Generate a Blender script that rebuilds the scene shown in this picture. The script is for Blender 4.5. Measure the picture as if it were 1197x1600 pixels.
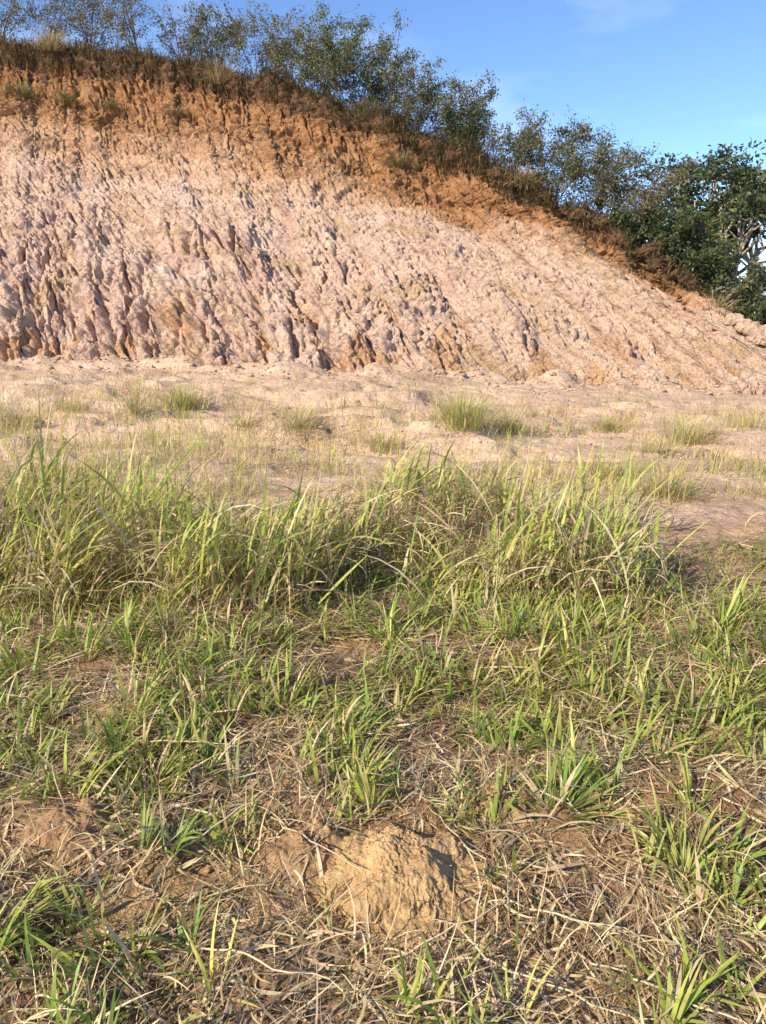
import bpy, math
import numpy as np
from mathutils import Vector

for o in list(bpy.data.objects):
    bpy.data.objects.remove(o)
scene = bpy.context.scene
COL = scene.collection

# ------------------------------------------------------------------ camera
CAM_H = 1.55
PITCH = math.radians(15.5)
F = 1155.0                       # focal length in photograph pixels (1197 x 1600)
cam_data = bpy.data.cameras.new('camera')
cam_data.sensor_fit = 'VERTICAL'
cam_data.sensor_height = 36.0
cam_data.lens = 36.0 * F / 1600.0
cam_data.clip_start = 0.05
cam_data.clip_end = 3000.0
cam = bpy.data.objects.new('camera', cam_data)
cam.location = (0, 0, CAM_H)
cam.rotation_euler = (math.pi / 2 - PITCH, 0, 0)
COL.objects.link(cam)
scene.camera = cam

# ------------------------------------------------------------------ sky + sun + exposure
SUN_EL = math.radians(34)
SUN_H = (-0.75, -0.66)           # horizontal direction towards the sun
SKY_STRENGTH = 0.15
SUN_STRENGTH = 4.6
EXPOSURE = 0.8
world = bpy.data.worlds.new('World')
scene.world = world
world.use_nodes = True
wn, wl = world.node_tree.nodes, world.node_tree.links
wn.clear()
w_out = wn.new('ShaderNodeOutputWorld')
w_bg = wn.new('ShaderNodeBackground')
w_sky = wn.new('ShaderNodeTexSky')
w_sky.sky_type = 'NISHITA'
w_sky.sun_disc = False
w_sky.sun_elevation = SUN_EL
w_sky.sun_rotation = math.atan2(SUN_H[0], SUN_H[1])
w_sky.altitude = 3000
w_sky.air_density = 0.95
w_sky.dust_density = 0.0
w_sky.ozone_density = 5.0
w_bg.inputs['Strength'].default_value = SKY_STRENGTH
# thin high cirrus all over the sky
w_tc = wn.new('ShaderNodeTexCoord')
w_map = wn.new('ShaderNodeMapping')
w_map.inputs['Scale'].default_value = (2.0, 1.2, 6.0)
w_map.inputs['Rotation'].default_value = (0.2, 0.5, 0.4)
w_noise = wn.new('ShaderNodeTexNoise')
w_noise.inputs['Scale'].default_value = 1.6
w_noise.inputs['Detail'].default_value = 6.0
w_noise.inputs['Distortion'].default_value = 0.6
w_ramp = wn.new('ShaderNodeMapRange')
w_ramp.inputs['From Min'].default_value = 0.48
w_ramp.inputs['From Max'].default_value = 0.85
w_ramp.inputs['To Max'].default_value = 0.42
w_mix = wn.new('ShaderNodeMixRGB')
w_mix.inputs['Color2'].default_value = (5.5, 6.2, 7.2, 1)
wl.new(w_tc.outputs['Generated'], w_map.inputs['Vector'])
wl.new(w_map.outputs['Vector'], w_noise.inputs['Vector'])
wl.new(w_noise.outputs['Fac'], w_ramp.inputs['Value'])
wl.new(w_ramp.outputs['Result'], w_mix.inputs['Fac'])
wl.new(w_sky.outputs['Color'], w_mix.inputs['Color1'])
wl.new(w_mix.outputs['Color'], w_bg.inputs['Color'])
wl.new(w_bg.outputs['Background'], w_out.inputs['Surface'])

sun_data = bpy.data.lights.new('sun', 'SUN')
sun_data.energy = SUN_STRENGTH
sun_data.angle = math.radians(0.6)
sun_data.color = (1.0, 0.86, 0.65)
sun = bpy.data.objects.new('sun', sun_data)
_d = Vector((SUN_H[0] * math.cos(SUN_EL), SUN_H[1] * math.cos(SUN_EL), math.sin(SUN_EL)))
sun.rotation_euler = _d.to_track_quat('Z', 'Y').to_euler()
sun.location = (-20, -12, 25)
COL.objects.link(sun)

scene.view_settings.view_transform = 'Standard'
scene.view_settings.look = 'None'
scene.view_settings.gamma = 1.0
scene.view_settings.use_curve_mapping = False
scene.view_settings.exposure = EXPOSURE
scene.render.engine = 'CYCLES'
scene.cycles.max_bounces = 6
scene.cycles.transparent_max_bounces = 4

# ------------------------------------------------------------------ numeric helpers
def _grad(xi, yi, seed):
    h = (xi * 374761393 + yi * 668265263 + seed * 974634721) & 0xFFFFFFFF
    h = ((h ^ (h >> 13)) * 1274126177) & 0xFFFFFFFF
    h = h ^ (h >> 16)
    return (h & 4095)
_TA = np.arange(4096) / 4096.0 * 2 * np.pi
_TC, _TS = np.cos(_TA), np.sin(_TA)

def pn(x, y, seed=0):
    """gradient noise, about -0.7..0.7"""
    x, y = np.broadcast_arrays(np.asarray(x, float), np.asarray(y, float))
    x0 = np.floor(x); y0 = np.floor(y)
    fx = x - x0; fy = y - y0
    xi = x0.astype(np.int64); yi = y0.astype(np.int64)
    u = fx * fx * fx * (fx * (fx * 6 - 15) + 10)
    v = fy * fy * fy * (fy * (fy * 6 - 15) + 10)
    def g(a, b):
        i = _grad(xi + a, yi + b, seed)
        return _TC[i] * (fx - a) + _TS[i] * (fy - b)
    n0 = g(0, 0) * (1 - u) + g(1, 0) * u
    n1 = g(0, 1) * (1 - u) + g(1, 1) * u
    return n0 * (1 - v) + n1 * v

def fbm(x, y, seed=0, octv=4, gain=0.5):
    s = 0; a = 1.0
    for k in range(octv):
        s = s + a * pn(np.asarray(x) * 2 ** k, np.asarray(y) * 2 ** k, seed + 17 * k)
        a *= gain
    return s

def billow(x, y, seed=0):
    return np.abs(pn(x, y, seed)) * 2.0

def cells(x, y, seed=0):
    """distance between the two nearest feature points: 0 on cracks, up to about 1 inside a clod"""
    x, y = np.broadcast_arrays(np.asarray(x, float), np.asarray(y, float))
    xi = np.floor(x).astype(np.int64); yi = np.floor(y).astype(np.int64)
    f1 = np.full(x.shape, 9.0); f2 = np.full(x.shape, 9.0)
    for a in (-1, 0, 1):
        for b in (-1, 0, 1):
            dx = xi + a + _grad(xi + a, yi + b, seed) / 4096.0 - x
            dy = yi + b + _grad(xi + a, yi + b, seed + 7) / 4096.0 - y
            d = np.sqrt(dx * dx + dy * dy)
            f2 = np.minimum(f2, np.maximum(f1, d)); f1 = np.minimum(f1, d)
    return f2 - f1

def sstep(a, b, x):
    t = np.clip((np.asarray(x, float) - a) / (b - a), 0, 1)
    return t * t * (3 - 2 * t)

def lerp(a, b, t):
    return a + (b - a) * t

def mixc(c0, c1, t):
    t = np.asarray(t)[..., None]
    return np.asarray(c0) * (1 - t) + np.asarray(c1) * t

SF, CF = math.sin(PITCH), math.cos(PITCH)
def ray(px, py):
    a = (np.asarray(px, float) - 598.5) / F
    b = (800.0 - np.asarray(py, float)) / F
    return np.stack([a, CF + b * SF, -SF + b * CF], -1)
def at_depth(px, py, Y):
    r = ray(px, py)
    t = np.asarray(Y, float) / r[..., 1]
    p = r * t[..., None]
    p[..., 2] += CAM_H
    return p
def project(P):
    P = np.asarray(P, float)
    x = P[..., 0]; y = P[..., 1]; z = P[..., 2] - CAM_H
    d = y * CF - z * SF
    v = y * SF + z * CF
    return 598.5 + F * x / d, 800.0 - F * v / d, d

# ------------------------------------------------------------------ object helpers
def tag(o, label=None, cat=None, group=None, kind=None):
    if label: o['label'] = label
    if cat: o['category'] = cat
    if group: o['group'] = group
    if kind: o['kind'] = kind
    return o

def link(o, parent=None):
    COL.objects.link(o)
    if parent is not None:
        o.parent = parent
    return o

def empty(name, loc):
    o = bpy.data.objects.new(name, None)
    o.empty_display_size = 0.1
    o.location = loc
    return link(o)

def mesh_from(name, V, faces, colors=None, smooth=False):
    """faces: (n,k) int array or list of such arrays"""
    V = np.ascontiguousarray(V, np.float32).reshape(-1, 3)
    if isinstance(faces, np.ndarray):
        faces = [faces]
    loops = np.concatenate([f.reshape(-1) for f in faces]).astype(np.int32)
    sizes = np.concatenate([np.full(len(f), f.shape[1]) for f in faces]).astype(np.int32)
    starts = np.concatenate([[0], np.cumsum(sizes)[:-1]]).astype(np.int32)
    me = bpy.data.meshes.new(name)
    me.vertices.add(len(V)); me.vertices.foreach_set('co', V.reshape(-1))
    me.loops.add(len(loops)); me.loops.foreach_set('vertex_index', loops)
    me.polygons.add(len(sizes))
    me.polygons.foreach_set('loop_start', starts)
    me.polygons.foreach_set('loop_total', sizes)
    if smooth:
        me.polygons.foreach_set('use_smooth', np.ones(len(sizes), bool))
    me.update(calc_edges=True)
    if colors is not None:
        at = me.color_attributes.new('tone', 'FLOAT_COLOR', 'POINT')
        c = np.ones((len(V), 4), np.float32)
        c[:, :3] = np.asarray(colors).reshape(-1, 3)
        at.data.foreach_set('color', c.reshape(-1))
    me.validate()
    return me

def grid_faces(nr, nc):
    i = np.arange(nr - 1)[:, None] * nc + np.arange(nc - 1)[None, :]
    return np.stack([i, i + 1, i + nc + 1, i + nc], -1).reshape(-1, 4)

def add(name, me, mat, parent=None):
    if mat is not None and len(me.materials) == 0:
        me.materials.append(mat)
    return link(bpy.data.objects.new(name, me), parent)

# ------------------------------------------------------------------ materials
def new_mat(name):
    m = bpy.data.materials.new(name)
    m.use_nodes = True
    m.node_tree.nodes.clear()
    return m, m.node_tree.nodes, m.node_tree.links

def soil_mat(name, scales=((7, 0.35), (45, 0.3), (160, 0.22)), bump=0.012, bscale=60, rough=0.95):
    m, n, l = new_mat(name)
    out = n.new('ShaderNodeOutputMaterial')
    b = n.new('ShaderNodeBsdfPrincipled')
    b.inputs['Roughness'].default_value = rough
    b.inputs['Specular IOR Level'].default_value = 0.15
    a = n.new('ShaderNodeAttribute'); a.attribute_name = 'tone'
    tc = n.new('ShaderNodeTexCoord')
    col = a.outputs['Color']
    for i, (s, amt) in enumerate(scales):
        t = n.new('ShaderNodeTexNoise')
        t.inputs['Scale'].default_value = s
        t.inputs['Detail'].default_value = 5
        t.inputs['Roughness'].default_value = 0.6
        l.new(tc.outputs['Object'], t.inputs['Vector'])
        r = n.new('ShaderNodeMapRange')
        r.inputs['From Min'].default_value = 0.3; r.inputs['From Max'].default_value = 0.7
        r.inputs['To Min'].default_value = 1 - amt; r.inputs['To Max'].default_value = 1 + amt
        l.new(t.outputs['Fac'], r.inputs['Value'])
        mx = n.new('ShaderNodeVectorMath'); mx.operation = 'SCALE'
        l.new(col, mx.inputs[0]); l.new(r.outputs['Result'], mx.inputs['Scale'])
        col = mx.outputs['Vector']
    l.new(col, b.inputs['Base Color'])
    t = n.new('ShaderNodeTexNoise')
    t.inputs['Scale'].default_value = bscale; t.inputs['Detail'].default_value = 5; t.inputs['Roughness'].default_value = 0.72
    l.new(tc.outputs['Object'], t.inputs['Vector'])
    bp = n.new('ShaderNodeBump')
    bp.inputs['Strength'].default_value = 1.0
    bp.inputs['Distance'].default_value = bump
    l.new(t.outputs['Fac'], bp.inputs['Height'])
    t2 = n.new('ShaderNodeTexNoise')
    t2.inputs['Scale'].default_value = bscale * 0.27; t2.inputs['Detail'].default_value = 4; t2.inputs['Roughness'].default_value = 0.65
    l.new(tc.outputs['Object'], t2.inputs['Vector'])
    bp2 = n.new('ShaderNodeBump'); bp2.inputs['Distance'].default_value = bump * 2.2
    l.new(t2.outputs['Fac'], bp2.inputs['Height']); l.new(bp.outputs['Normal'], bp2.inputs['Normal'])
    l.new(bp2.outputs['Normal'], b.inputs['Normal'])
    l.new(b.outputs['BSDF'], out.inputs['Surface'])
    return m

def leaf_mat(name, trans=0.4, rough=0.5, spec=0.3, objvar=0.0):
    m, n, l = new_mat(name)
    out = n.new('ShaderNodeOutputMaterial')
    b = n.new('ShaderNodeBsdfPrincipled')
    b.inputs['Roughness'].default_value = rough
    b.inputs['Specular IOR Level'].default_value = spec
    a = n.new('ShaderNodeAttribute'); a.attribute_name = 'tone'
    tc = n.new('ShaderNodeTexCoord')
    t = n.new('ShaderNodeTexNoise')
    t.inputs['Scale'].default_value = 40; t.inputs['Detail'].default_value = 3
    l.new(tc.outputs['Object'], t.inputs['Vector'])
    r = n.new('ShaderNodeMapRange')
    r.inputs['From Min'].default_value = 0.3; r.inputs['From Max'].default_value = 0.7
    r.inputs['To Min'].default_value = 0.8; r.inputs['To Max'].default_value = 1.2
    l.new(t.outputs['Fac'], r.inputs['Value'])
    mx = n.new('ShaderNodeVectorMath'); mx.operation = 'SCALE'
    l.new(a.outputs['Color'], mx.inputs[0]); l.new(r.outputs['Result'], mx.inputs['Scale'])
    col = mx.outputs['Vector']
    if objvar:
        oi = n.new('ShaderNodeObjectInfo')
        hs = n.new('ShaderNodeHueSaturation')
        h = n.new('ShaderNodeMapRange'); h.inputs['To Min'].default_value = 0.5 - 0.03 * objvar; h.inputs['To Max'].default_value = 0.5 + 0.012 * objvar
        v = n.new('ShaderNodeMapRange'); v.inputs['To Min'].default_value = 1 - 0.3 * objvar; v.inputs['To Max'].default_value = 1 + 0.3 * objvar
        l.new(oi.outputs['Random'], h.inputs['Value']); l.new(oi.outputs['Random'], v.inputs['Value'])
        l.new(h.outputs['Result'], hs.inputs['Hue']); l.new(v.outputs['Result'], hs.inputs['Value'])
        l.new(col, hs.inputs['Color'])
        col = hs.outputs['Color']
    l.new(col, b.inputs['Base Color'])
    tr = n.new('ShaderNodeBsdfTranslucent')
    l.new(col, tr.inputs['Color'])
    ms = n.new('ShaderNodeMixShader'); ms.inputs['Fac'].default_value = trans
    l.new(b.outputs['BSDF'], ms.inputs[1]); l.new(tr.outputs['BSDF'], ms.inputs[2])
    l.new(ms.outputs['Shader'], out.inputs['Surface'])
    return m

def bark_mat(name, c0, c1):
    m, n, l = new_mat(name)
    out = n.new('ShaderNodeOutputMaterial')
    b = n.new('ShaderNodeBsdfPrincipled'); b.inputs['Roughness'].default_value = 0.85
    b.inputs['Specular IOR Level'].default_value = 0.2
    t = n.new('ShaderNodeTexNoise'); t.inputs['Scale'].default_value = 9; t.inputs['Detail'].default_value = 5
    tc = n.new('ShaderNodeTexCoord'); l.new(tc.outputs['Object'], t.inputs['Vector'])
    r = n.new('ShaderNodeValToRGB')
    r.color_ramp.elements[0].position = 0.35; r.color_ramp.elements[0].color = (*c0, 1)
    r.color_ramp.elements[1].position = 0.65; r.color_ramp.elements[1].color = (*c1, 1)
    l.new(t.outputs['Fac'], r.inputs['Fac']); l.new(r.outputs['Color'], b.inputs['Base Color'])
    bp = n.new('ShaderNodeBump'); bp.inputs['Distance'].default_value = 0.01
    l.new(t.outputs['Fac'], bp.inputs['Height']); l.new(bp.outputs['Normal'], b.inputs['Normal'])
    l.new(b.outputs['BSDF'], out.inputs['Surface'])
    return m

M_BANK = soil_mat('eroded_bank_soil', ((1.2, 0.10), (9, 0.20), (40, 0.2)), bump=0.10, bscale=13)
M_GROUND = soil_mat('loose_soil', ((3, 0.15), (30, 0.22), (140, 0.22)), bump=0.030, bscale=28)
M_MOUND = soil_mat('ochre_crumbly_soil', ((12, 0.15), (60, 0.2), (200, 0.15)), bump=0.009, bscale=110)
M_GRASS = leaf_mat('grass_blade', 0.38, 0.45, 0.35)
M_BLADE = leaf_mat('broad_grass_blade', 0.34, 0.42, 0.4, objvar=1.0)
M_STRAW = leaf_mat('dry_straw', 0.18, 0.6, 0.25)
M_LEAF = leaf_mat('tree_leaf', 0.3, 0.5, 0.3)
M_BARK = bark_mat('grey_bark', (0.10, 0.075, 0.055), (0.24, 0.19, 0.15))
M_PALE = bark_mat('pale_bark', (0.30, 0.24, 0.19), (0.5, 0.42, 0.35))

# ------------------------------------------------------------------ ground height
def g_base(x, y):
    t = sstep(6, 16, y)
    return np.where(x > 0, -0.058 * x, -0.008 * x) * t

FOOT_LINE = None
def gz(x, y, detail=True):
    x = np.asarray(x, float); y = np.asarray(y, float)
    z = g_base(x, y)
    near = 1 - sstep(5.5, 8.0, y)
    far = 1 - near
    # rough foreground
    z = z + near * (0.10 * pn(x / 1.1 + 3.3, y / 0.9, 5) + 0.05 * pn(x / 0.37, y / 0.33, 6))
    # silt flats with small washed-out steps
    wx = 0.6 * pn(x / 2.0, y / 1.5, 9)
    n = pn(x / 3.2 + 0.3, (y + wx) / 1.25, 11) + 0.45 * pn(x / 1.1, (y + wx) / 0.5, 12)
    q = n * 3.2
    st = (np.floor(q) + sstep(0.42, 0.58, q - np.floor(q))) / 3.2
    band = sstep(7, 9, y) * (1 - sstep(13.5, 15.5, y))
    z = z + far * (0.05 * n + 0.30 * band * st)
    # humps of slumped soil in front of the bank, larger towards the left
    left = 0.25 + 0.75 * (1 - sstep(-5, 3, x))
    z = z + left * sstep(11.5, 13.5, y) * (0.34 * np.maximum(0, pn(x / 2.1 + 7.7, y / 1.7, 21) + 0.08) + 0.10 * billow(x / 0.8, y / 0.6, 22))
    if FOOT_LINE is not None:      # washed-down fans of soil along the foot of the bank
        dist = np.interp(x, FOOT_LINE[0], FOOT_LINE[1]) - y
        fan = np.exp(-np.maximum(dist, 0) / (0.35 + 0.9 * sstep(-0.1, 0.35, pn(x / 1.3, 0 * x + 2, 18))))
        z = z + 0.36 * fan * (0.5 + 0.9 * pn(x / 0.9, y / 1.5, 19)) * (dist > -3)
    if detail:
        z = z + near * (0.022 * pn(x / 0.13, y / 0.12, 7) + 0.012 * billow(x / 0.06, y / 0.05, 8))
        z = z + far * (0.03 * pn(x / 0.35, y / 0.22, 14) + 0.02 * pn(x / 0.14, y / 0.12, 15) + 0.05 * pn(x / 0.8, y / 0.3, 17) - 0.09 * sstep(0.12, 0.3, pn(x / 0.6 + 2, y / 0.3, 16)))
    return z

def ground_at(px, py):
    r = ray(px, py)
    t = np.linspace(0.8, 40, 6000)
    X = r[0] * t; Y = r[1] * t; Z = CAM_H + r[2] * t
    k = np.argmax(Z < gz(X, Y, False))
    return np.array([X[k], Y[k], gz(X[k], Y[k])])

def base_at(px, py):
    r = ray(px, py)
    t = np.linspace(5, 60, 8000)
    k = np.argmax(CAM_H + r[2] * t < g_base(r[0] * t, r[1] * t))
    if k == 0: k = len(t) - 1
    return np.array([r[0] * t[k], r[1] * t[k], CAM_H + r[2] * t[k]])

# ------------------------------------------------------------------ the cut bank and the hill behind it
# fall lines: crest pixel, crest depth, foot pixel
FALL = [(-620, 20, 34.5, -700, 560), (-330, 42, 33, -420, 566), (-160, 54, 31.5, -200, 570), (0, 72, 30, -20, 575), (150, 90, 29.3, 150, 576),
        (300, 114, 28.4, 390, 586), (450, 152, 27.3, 640, 594), (600, 200, 26.0, 890, 604), (750, 262, 25.0, 1090, 614),
        (850, 303, 24.0, 1205, 621), (1000, 393, 22.6, 1370, 630), (1100, 468, 21.5, 1440, 638), (1197, 562, 20.4, 1500, 648), (1400, 690, 19.6, 1680, 700)]
fc = np.array([at_depth(a, b, d) for a, b, d, _, _ in FALL])
fb = np.array([base_at(c, e) for _, _, _, c, e in FALL])
fp = np.array([a for a, *_ in FALL], float)

NU, NV = 1060, 520
knots_u = np.concatenate([np.linspace(-620, -90, 60, endpoint=False), np.linspace(-90, 1215, NU - 100, endpoint=False), np.linspace(1215, 1400, 40)])
def cr(u, arr):
    """smooth interpolation along the bank"""
    lin = np.stack([np.interp(u, fp, arr[:, k]) for k in range(3)], -1)
    acc = 0; wsum = 0
    for dx in np.linspace(-90, 90, 19):
        w = math.exp(-(dx / 50) ** 2)
        acc = acc + w * np.stack([np.interp(np.clip(u + dx, -620, 1400), fp, arr[:, k]) for k in range(3)], -1)
        wsum += w
    edge = (sstep(-620, -480, u) * (1 - sstep(1300, 1400, u)))[:, None]
    return lerp(lin, acc / wsum, edge)
CREST = cr(knots_u, fc)
FOOT = cr(knots_u, fb)
# uneven crest line
cw = fbm(knots_u / 70.0, 0 * knots_u, 31, 3)
CREST[:, 2] += 0.28 * cw
CREST[:, 1] += 0.5 * fbm(knots_u / 45.0, 0 * knots_u + 9, 33, 3)
FOOT[:, 1] -= 0.7 * np.maximum(-0.4, fbm(knots_u / 60.0, 0 * knots_u + 4, 35, 2))

FOOT_LINE = (FOOT[:, 0], FOOT[:, 1])
vv = np.linspace(0, 1, NV) ** 1.08
SC = 0.76                       # above this the bank turns into a steep scarp under the turf
hf = np.where(vv < SC, vv / SC * 0.86, 0.86 + (vv - SC) / (1 - SC) * 0.14)
zf = vv + 0.02 * np.sin(vv * np.pi * 2)
P = np.empty((NV, NU, 3))
P[..., :2] = FOOT[None, :, :2] + (CREST - FOOT)[None, :, :2] * hf[:, None, None]
P[..., 2] = (FOOT[:, 2] - 0.12)[None, :] + (CREST[:, 2] - FOOT[:, 2] + 0.12)[None, :] * zf[:, None]
mid = 0.5 * (CREST + FOOT)
S = np.concatenate([[0], np.cumsum(np.linalg.norm(np.diff(mid, axis=0), axis=1))])
LEN = np.linalg.norm(CREST - FOOT, axis=1)
Sg = np.broadcast_to(S[None, :], (NV, NU))
Tg = vv[:, None] * LEN[None, :]
Vg = np.broadcast_to(vv[:, None], (NV, NU))
Ug = np.broadcast_to(knots_u[None, :], (NV, NU))
PXg, PYg, _ = project(P)

# masks of the different kinds of weathering
low = 1 - sstep(0.20, 0.50, Vg + 0.22 * pn(Sg / 2.5, Tg / 2.5, 41))
leftm = 1 - sstep(420, 820, PXg + 120 * pn(Sg / 3, Tg / 3, 42))
rightm = sstep(620, 980, PXg)
top = sstep(0.66, 0.80, Vg + 0.14 * pn(Sg / 1.8, Tg / 1.8, 43))
deep = low * leftm

wS = Sg + 0.28 * pn(Sg / 0.9, Tg / 1.3, 50) + 0.09 * pn(Sg / 0.3, Tg / 0.4, 51)
wT = Tg + 0.35 * pn(Sg / 0.8, Tg / 0.8, 52)
kd = 0.45 - 0.25 * rightm - 0.4 * top - 0.25 * deep                         # fine rills run obliquely down to the right
dS = Sg + kd * Tg + 0.10 * pn(Sg / 0.4, Tg / 0.5, 63)
rough = 0.45 + 0.9 * sstep(-0.25, 0.3, fbm(Sg / 1.3, Tg / 1.0, 60, 2))
H = 0.5 * fbm(Sg / 4.0, Tg / 5.0, 53, 3)                                    # broad swells
cre = np.minimum(1, 5.0 * np.abs(pn(wS / 1.45, wT / 4.0, 54))) ** 0.6         # narrow deep gullies
H = H + 0.20 * deep * cre
cre2 = np.minimum(1, 3.2 * np.abs(pn(wS / 0.50, wT / 1.6, 55))) ** 0.7
H = H + (0.04 + 0.13 * deep) * cre2 * (0.35 + 0.9 * sstep(-0.2, 0.25, pn(Sg / 1.4, Tg / 1.4, 67)))
H = H + 0.16 * deep * (1 - sstep(0.10, 0.30, Vg)) * billow(wS / 0.7, wT / 0.8, 68)     # bulging knobs at the foot
tr = top * (1 - 0.8 * sstep(420, 760, PXg))
H = H + (0.06 + 0.03 * low * (1 - deep) + 0.10 * tr) * billow(dS / 0.30, wT / 0.95, 56)
H = H + (0.035 + 0.08 * tr) * billow(dS / 0.15, wT / (0.42 + 0 * Tg), 57) * (1.2 - 0.5 * deep)
H = H + (0.045 + 0.07 * rightm) * (1 - deep) * (1 - 0.6 * top) * billow(dS / 0.15, wT / 1.5, 69)
clod1 = np.minimum(1, 2.6 * cells((dS + 0.05 * pn(Sg / 0.12, Tg / 0.12, 83)) / 0.26, wT / 0.42, 84)) ** 0.7      # broken clods with cracks between
clod2 = np.minimum(1, 2.4 * cells(Sg / 0.115, Tg / 0.14, 85)) ** 0.7
crumb = 0.075 * clod1 + 0.05 * clod2 + 0.045 * pn(Sg / 0.07, Tg / 0.07, 59) + 0.05 * pn(Sg / 0.2, Tg / 0.18, 64)
H = H + crumb * rough * (1.0 + 0.4 * deep - 0.5 * rightm * (1 - top))
# pits and undercut pockets
H = H - 0.08 * sstep(0.18, 0.40, pn(dS / 0.17, wT / 0.36, 65)) * (1 - 0.5 * deep) - 0.05 * sstep(0.2, 0.42, pn(Sg / 0.10, Tg / 0.13, 66))
# ledges crossing the slope
led = pn(Sg / 3.0 + 5, Tg / 0.8 + 0.5 * pn(Sg, Tg, 62), 61)
H = H + 0.18 * sstep(0.12, 0.30, led) * (0.4 + 0.6 * leftm)
# overhanging turf edge: crest proud, hollow below it
H = H + 0.30 * sstep(0.955, 0.985, Vg) - 0.25 * sstep(0.84, 0.91, Vg) * (1 - sstep(0.945, 0.98, Vg))

# running water: route it down the fall lines and let it carve
def carve(H, k, p, cap, rng):
    D = np.zeros_like(H)
    acc = np.ones(NU)
    idx = np.arange(NU)
    dsd = np.gradient(S)
    for r in range(NV - 1, 0, -1):
        nxt = H[r - 1]
        best = idx.copy(); bz = nxt.copy()
        for o in (-1, 1, -2, 2):
            j = np.clip(idx + o, 0, NU - 1)
            better = nxt[j] + 0.004 * abs(o) < bz
            best = np.where(better, j, best); bz = np.where(better, nxt[j], bz)
        acc = np.bincount(best, weights=acc, minlength=NU) + 1.0 * dsd / 0.03
        acc = np.minimum(acc, 4000)
        D[r - 1] = np.minimum(cap, k * acc ** p)
    return D
def blur_u(A, n):
    for _ in range(n):
        A = 0.25 * np.roll(A, 1, 1) + 0.5 * A + 0.25 * np.roll(A, -1, 1)
    return A
def blur_v(A, n):
    for _ in range(n):
        A = 0.25 * np.roll(A, 1, 0) + 0.5 * A + 0.25 * np.roll(A, -1, 0)
    return A
rngb = np.random.default_rng(3)
for it, (k, cap) in enumerate(((0.0040, 0.26), (0.0032, 0.18), (0.003, 0.12))):
    D = carve(H, k, 0.52, cap, rngb)
    D = blur_v(blur_u(D, 2), 2)
    H = H - D * (0.24 + 0.50 * deep + 0.22 * low - 0.05 * top)
H = H - (H.mean(axis=1, keepdims=True) * 0.6)
foot_fade = sstep(0.0, 0.012, Vg)
H = H * (0.55 + 0.45 * foot_fade)
dPu = np.gradient(P, axis=1); dPv = np.gradient(P, axis=0)
N0 = np.cross(dPu, dPv); N0 /= np.linalg.norm(N0, axis=2, keepdims=True) + 1e-9
N0 = blur_v(N0, 20); N0 /= np.linalg.norm(N0, axis=2, keepdims=True)
BANK = P + N0 * H[..., None]

# own colours of the soil layers
c_red = np.array([0.41, 0.215, 0.10]); c_dark = np.array([0.13, 0.075, 0.048])
c_orange = np.array([0.54, 0.31, 0.155]); c_cream = np.array([0.65, 0.46, 0.355])
c_pale = np.array([0.69, 0.52, 0.42]); c_pink = np.array([0.62, 0.41, 0.325])
c_tan = np.array([0.61, 0.435, 0.31]); c_lilac = np.array([0.55, 0.41, 0.36]); c_ochre = np.array([0.47, 0.325, 0.17])
hgt = Vg + 0.10 * fbm(Sg / 3.5, Tg / 2.0, 71, 4) + 0.03 * fbm(Sg / 0.4, Tg / 1.0, 72, 3)
t_red = sstep(0.62, 0.86, hgt - 0.05 * (1 - sstep(150, 420, PXg)) + 0.04 * sstep(500, 700, PXg))
t_or = sstep(0.50, 0.78, hgt)
cB = mixc(c_cream, c_pale, sstep(0.0, 0.5, fbm(Sg / 1.6, Tg / 2.2, 73, 4)) * leftm)
cB = mixc(cB, c_tan, 0.7 * rightm)
cB = mixc(cB, c_pink, 0.7 * sstep(0.05, 0.45, fbm(Sg / 1.2, Tg / 2.6, 74, 4)))
cB = mixc(cB, c_ochre, 0.55 * sstep(0.15, 0.5, fbm(Sg / 2.2, Tg / 1.2, 75, 4)))
cB = mixc(cB, c_lilac, 0.6 * sstep(0.1, 0.4, fbm(Sg / 1.0, Tg / 3.5, 76, 3)) * rightm * (1 - t_red))
cB = mixc(cB, c_orange, 0.75 * sstep(0.1, 0.4, fbm(Sg / 1.1, Tg / 1.1, 77, 4)) * (1 - sstep(0.1, 0.22, Vg)) )
cB = mixc(cB, c_orange, 0.85 * t_or)
cB = mixc(cB, c_red, t_red)
cB = mixc(cB, c_dark, 0.75 * sstep(0.90, 0.96, Vg + 0.03 * fbm(Sg / 0.8, Tg / 0.8, 78, 3)))
cB = cB * (1 + 0.16 * fbm(Sg / 0.25, Tg / 0.6, 79, 3))[..., None]

# hill top behind the crest
back = np.array([0.28, 0.96])
bd = np.array([0.25, 0.6, 1.2, 2.2, 4, 7, 12, 20, 34, 60, 110])
bz = np.array([0.08, 0.12, 0.12, 0.05, -0.15, -0.5, -1.2, -2.6, -5.5, -11, -20])
lip = BANK[-1]
TOP = np.empty((len(bd), NU, 3))
for i, (d, z) in enumerate(zip(bd, bz)):
    TOP[i, :, :2] = lip[:, :2] + back * d
    TOP[i, :, 2] = lip[:, 2] + z + 0.1 * min(1, d) * pn(S / 1.5, d + 0 * S, 81)
cT = np.tile(np.array([0.17, 0.115, 0.06]), (len(bd), NU, 1))
ALL = np.concatenate([BANK, TOP]); cALL = np.concatenate([cB, cT])
o = add('hill', mesh_from('hill', ALL, grid_faces(NV + len(bd), NU), np.clip(cALL, 0.02, 0.9), True), M_BANK)
tag(o, 'eroded orange and cream earth cutting with rills running down its face', 'hillside', kind='structure')

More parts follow.
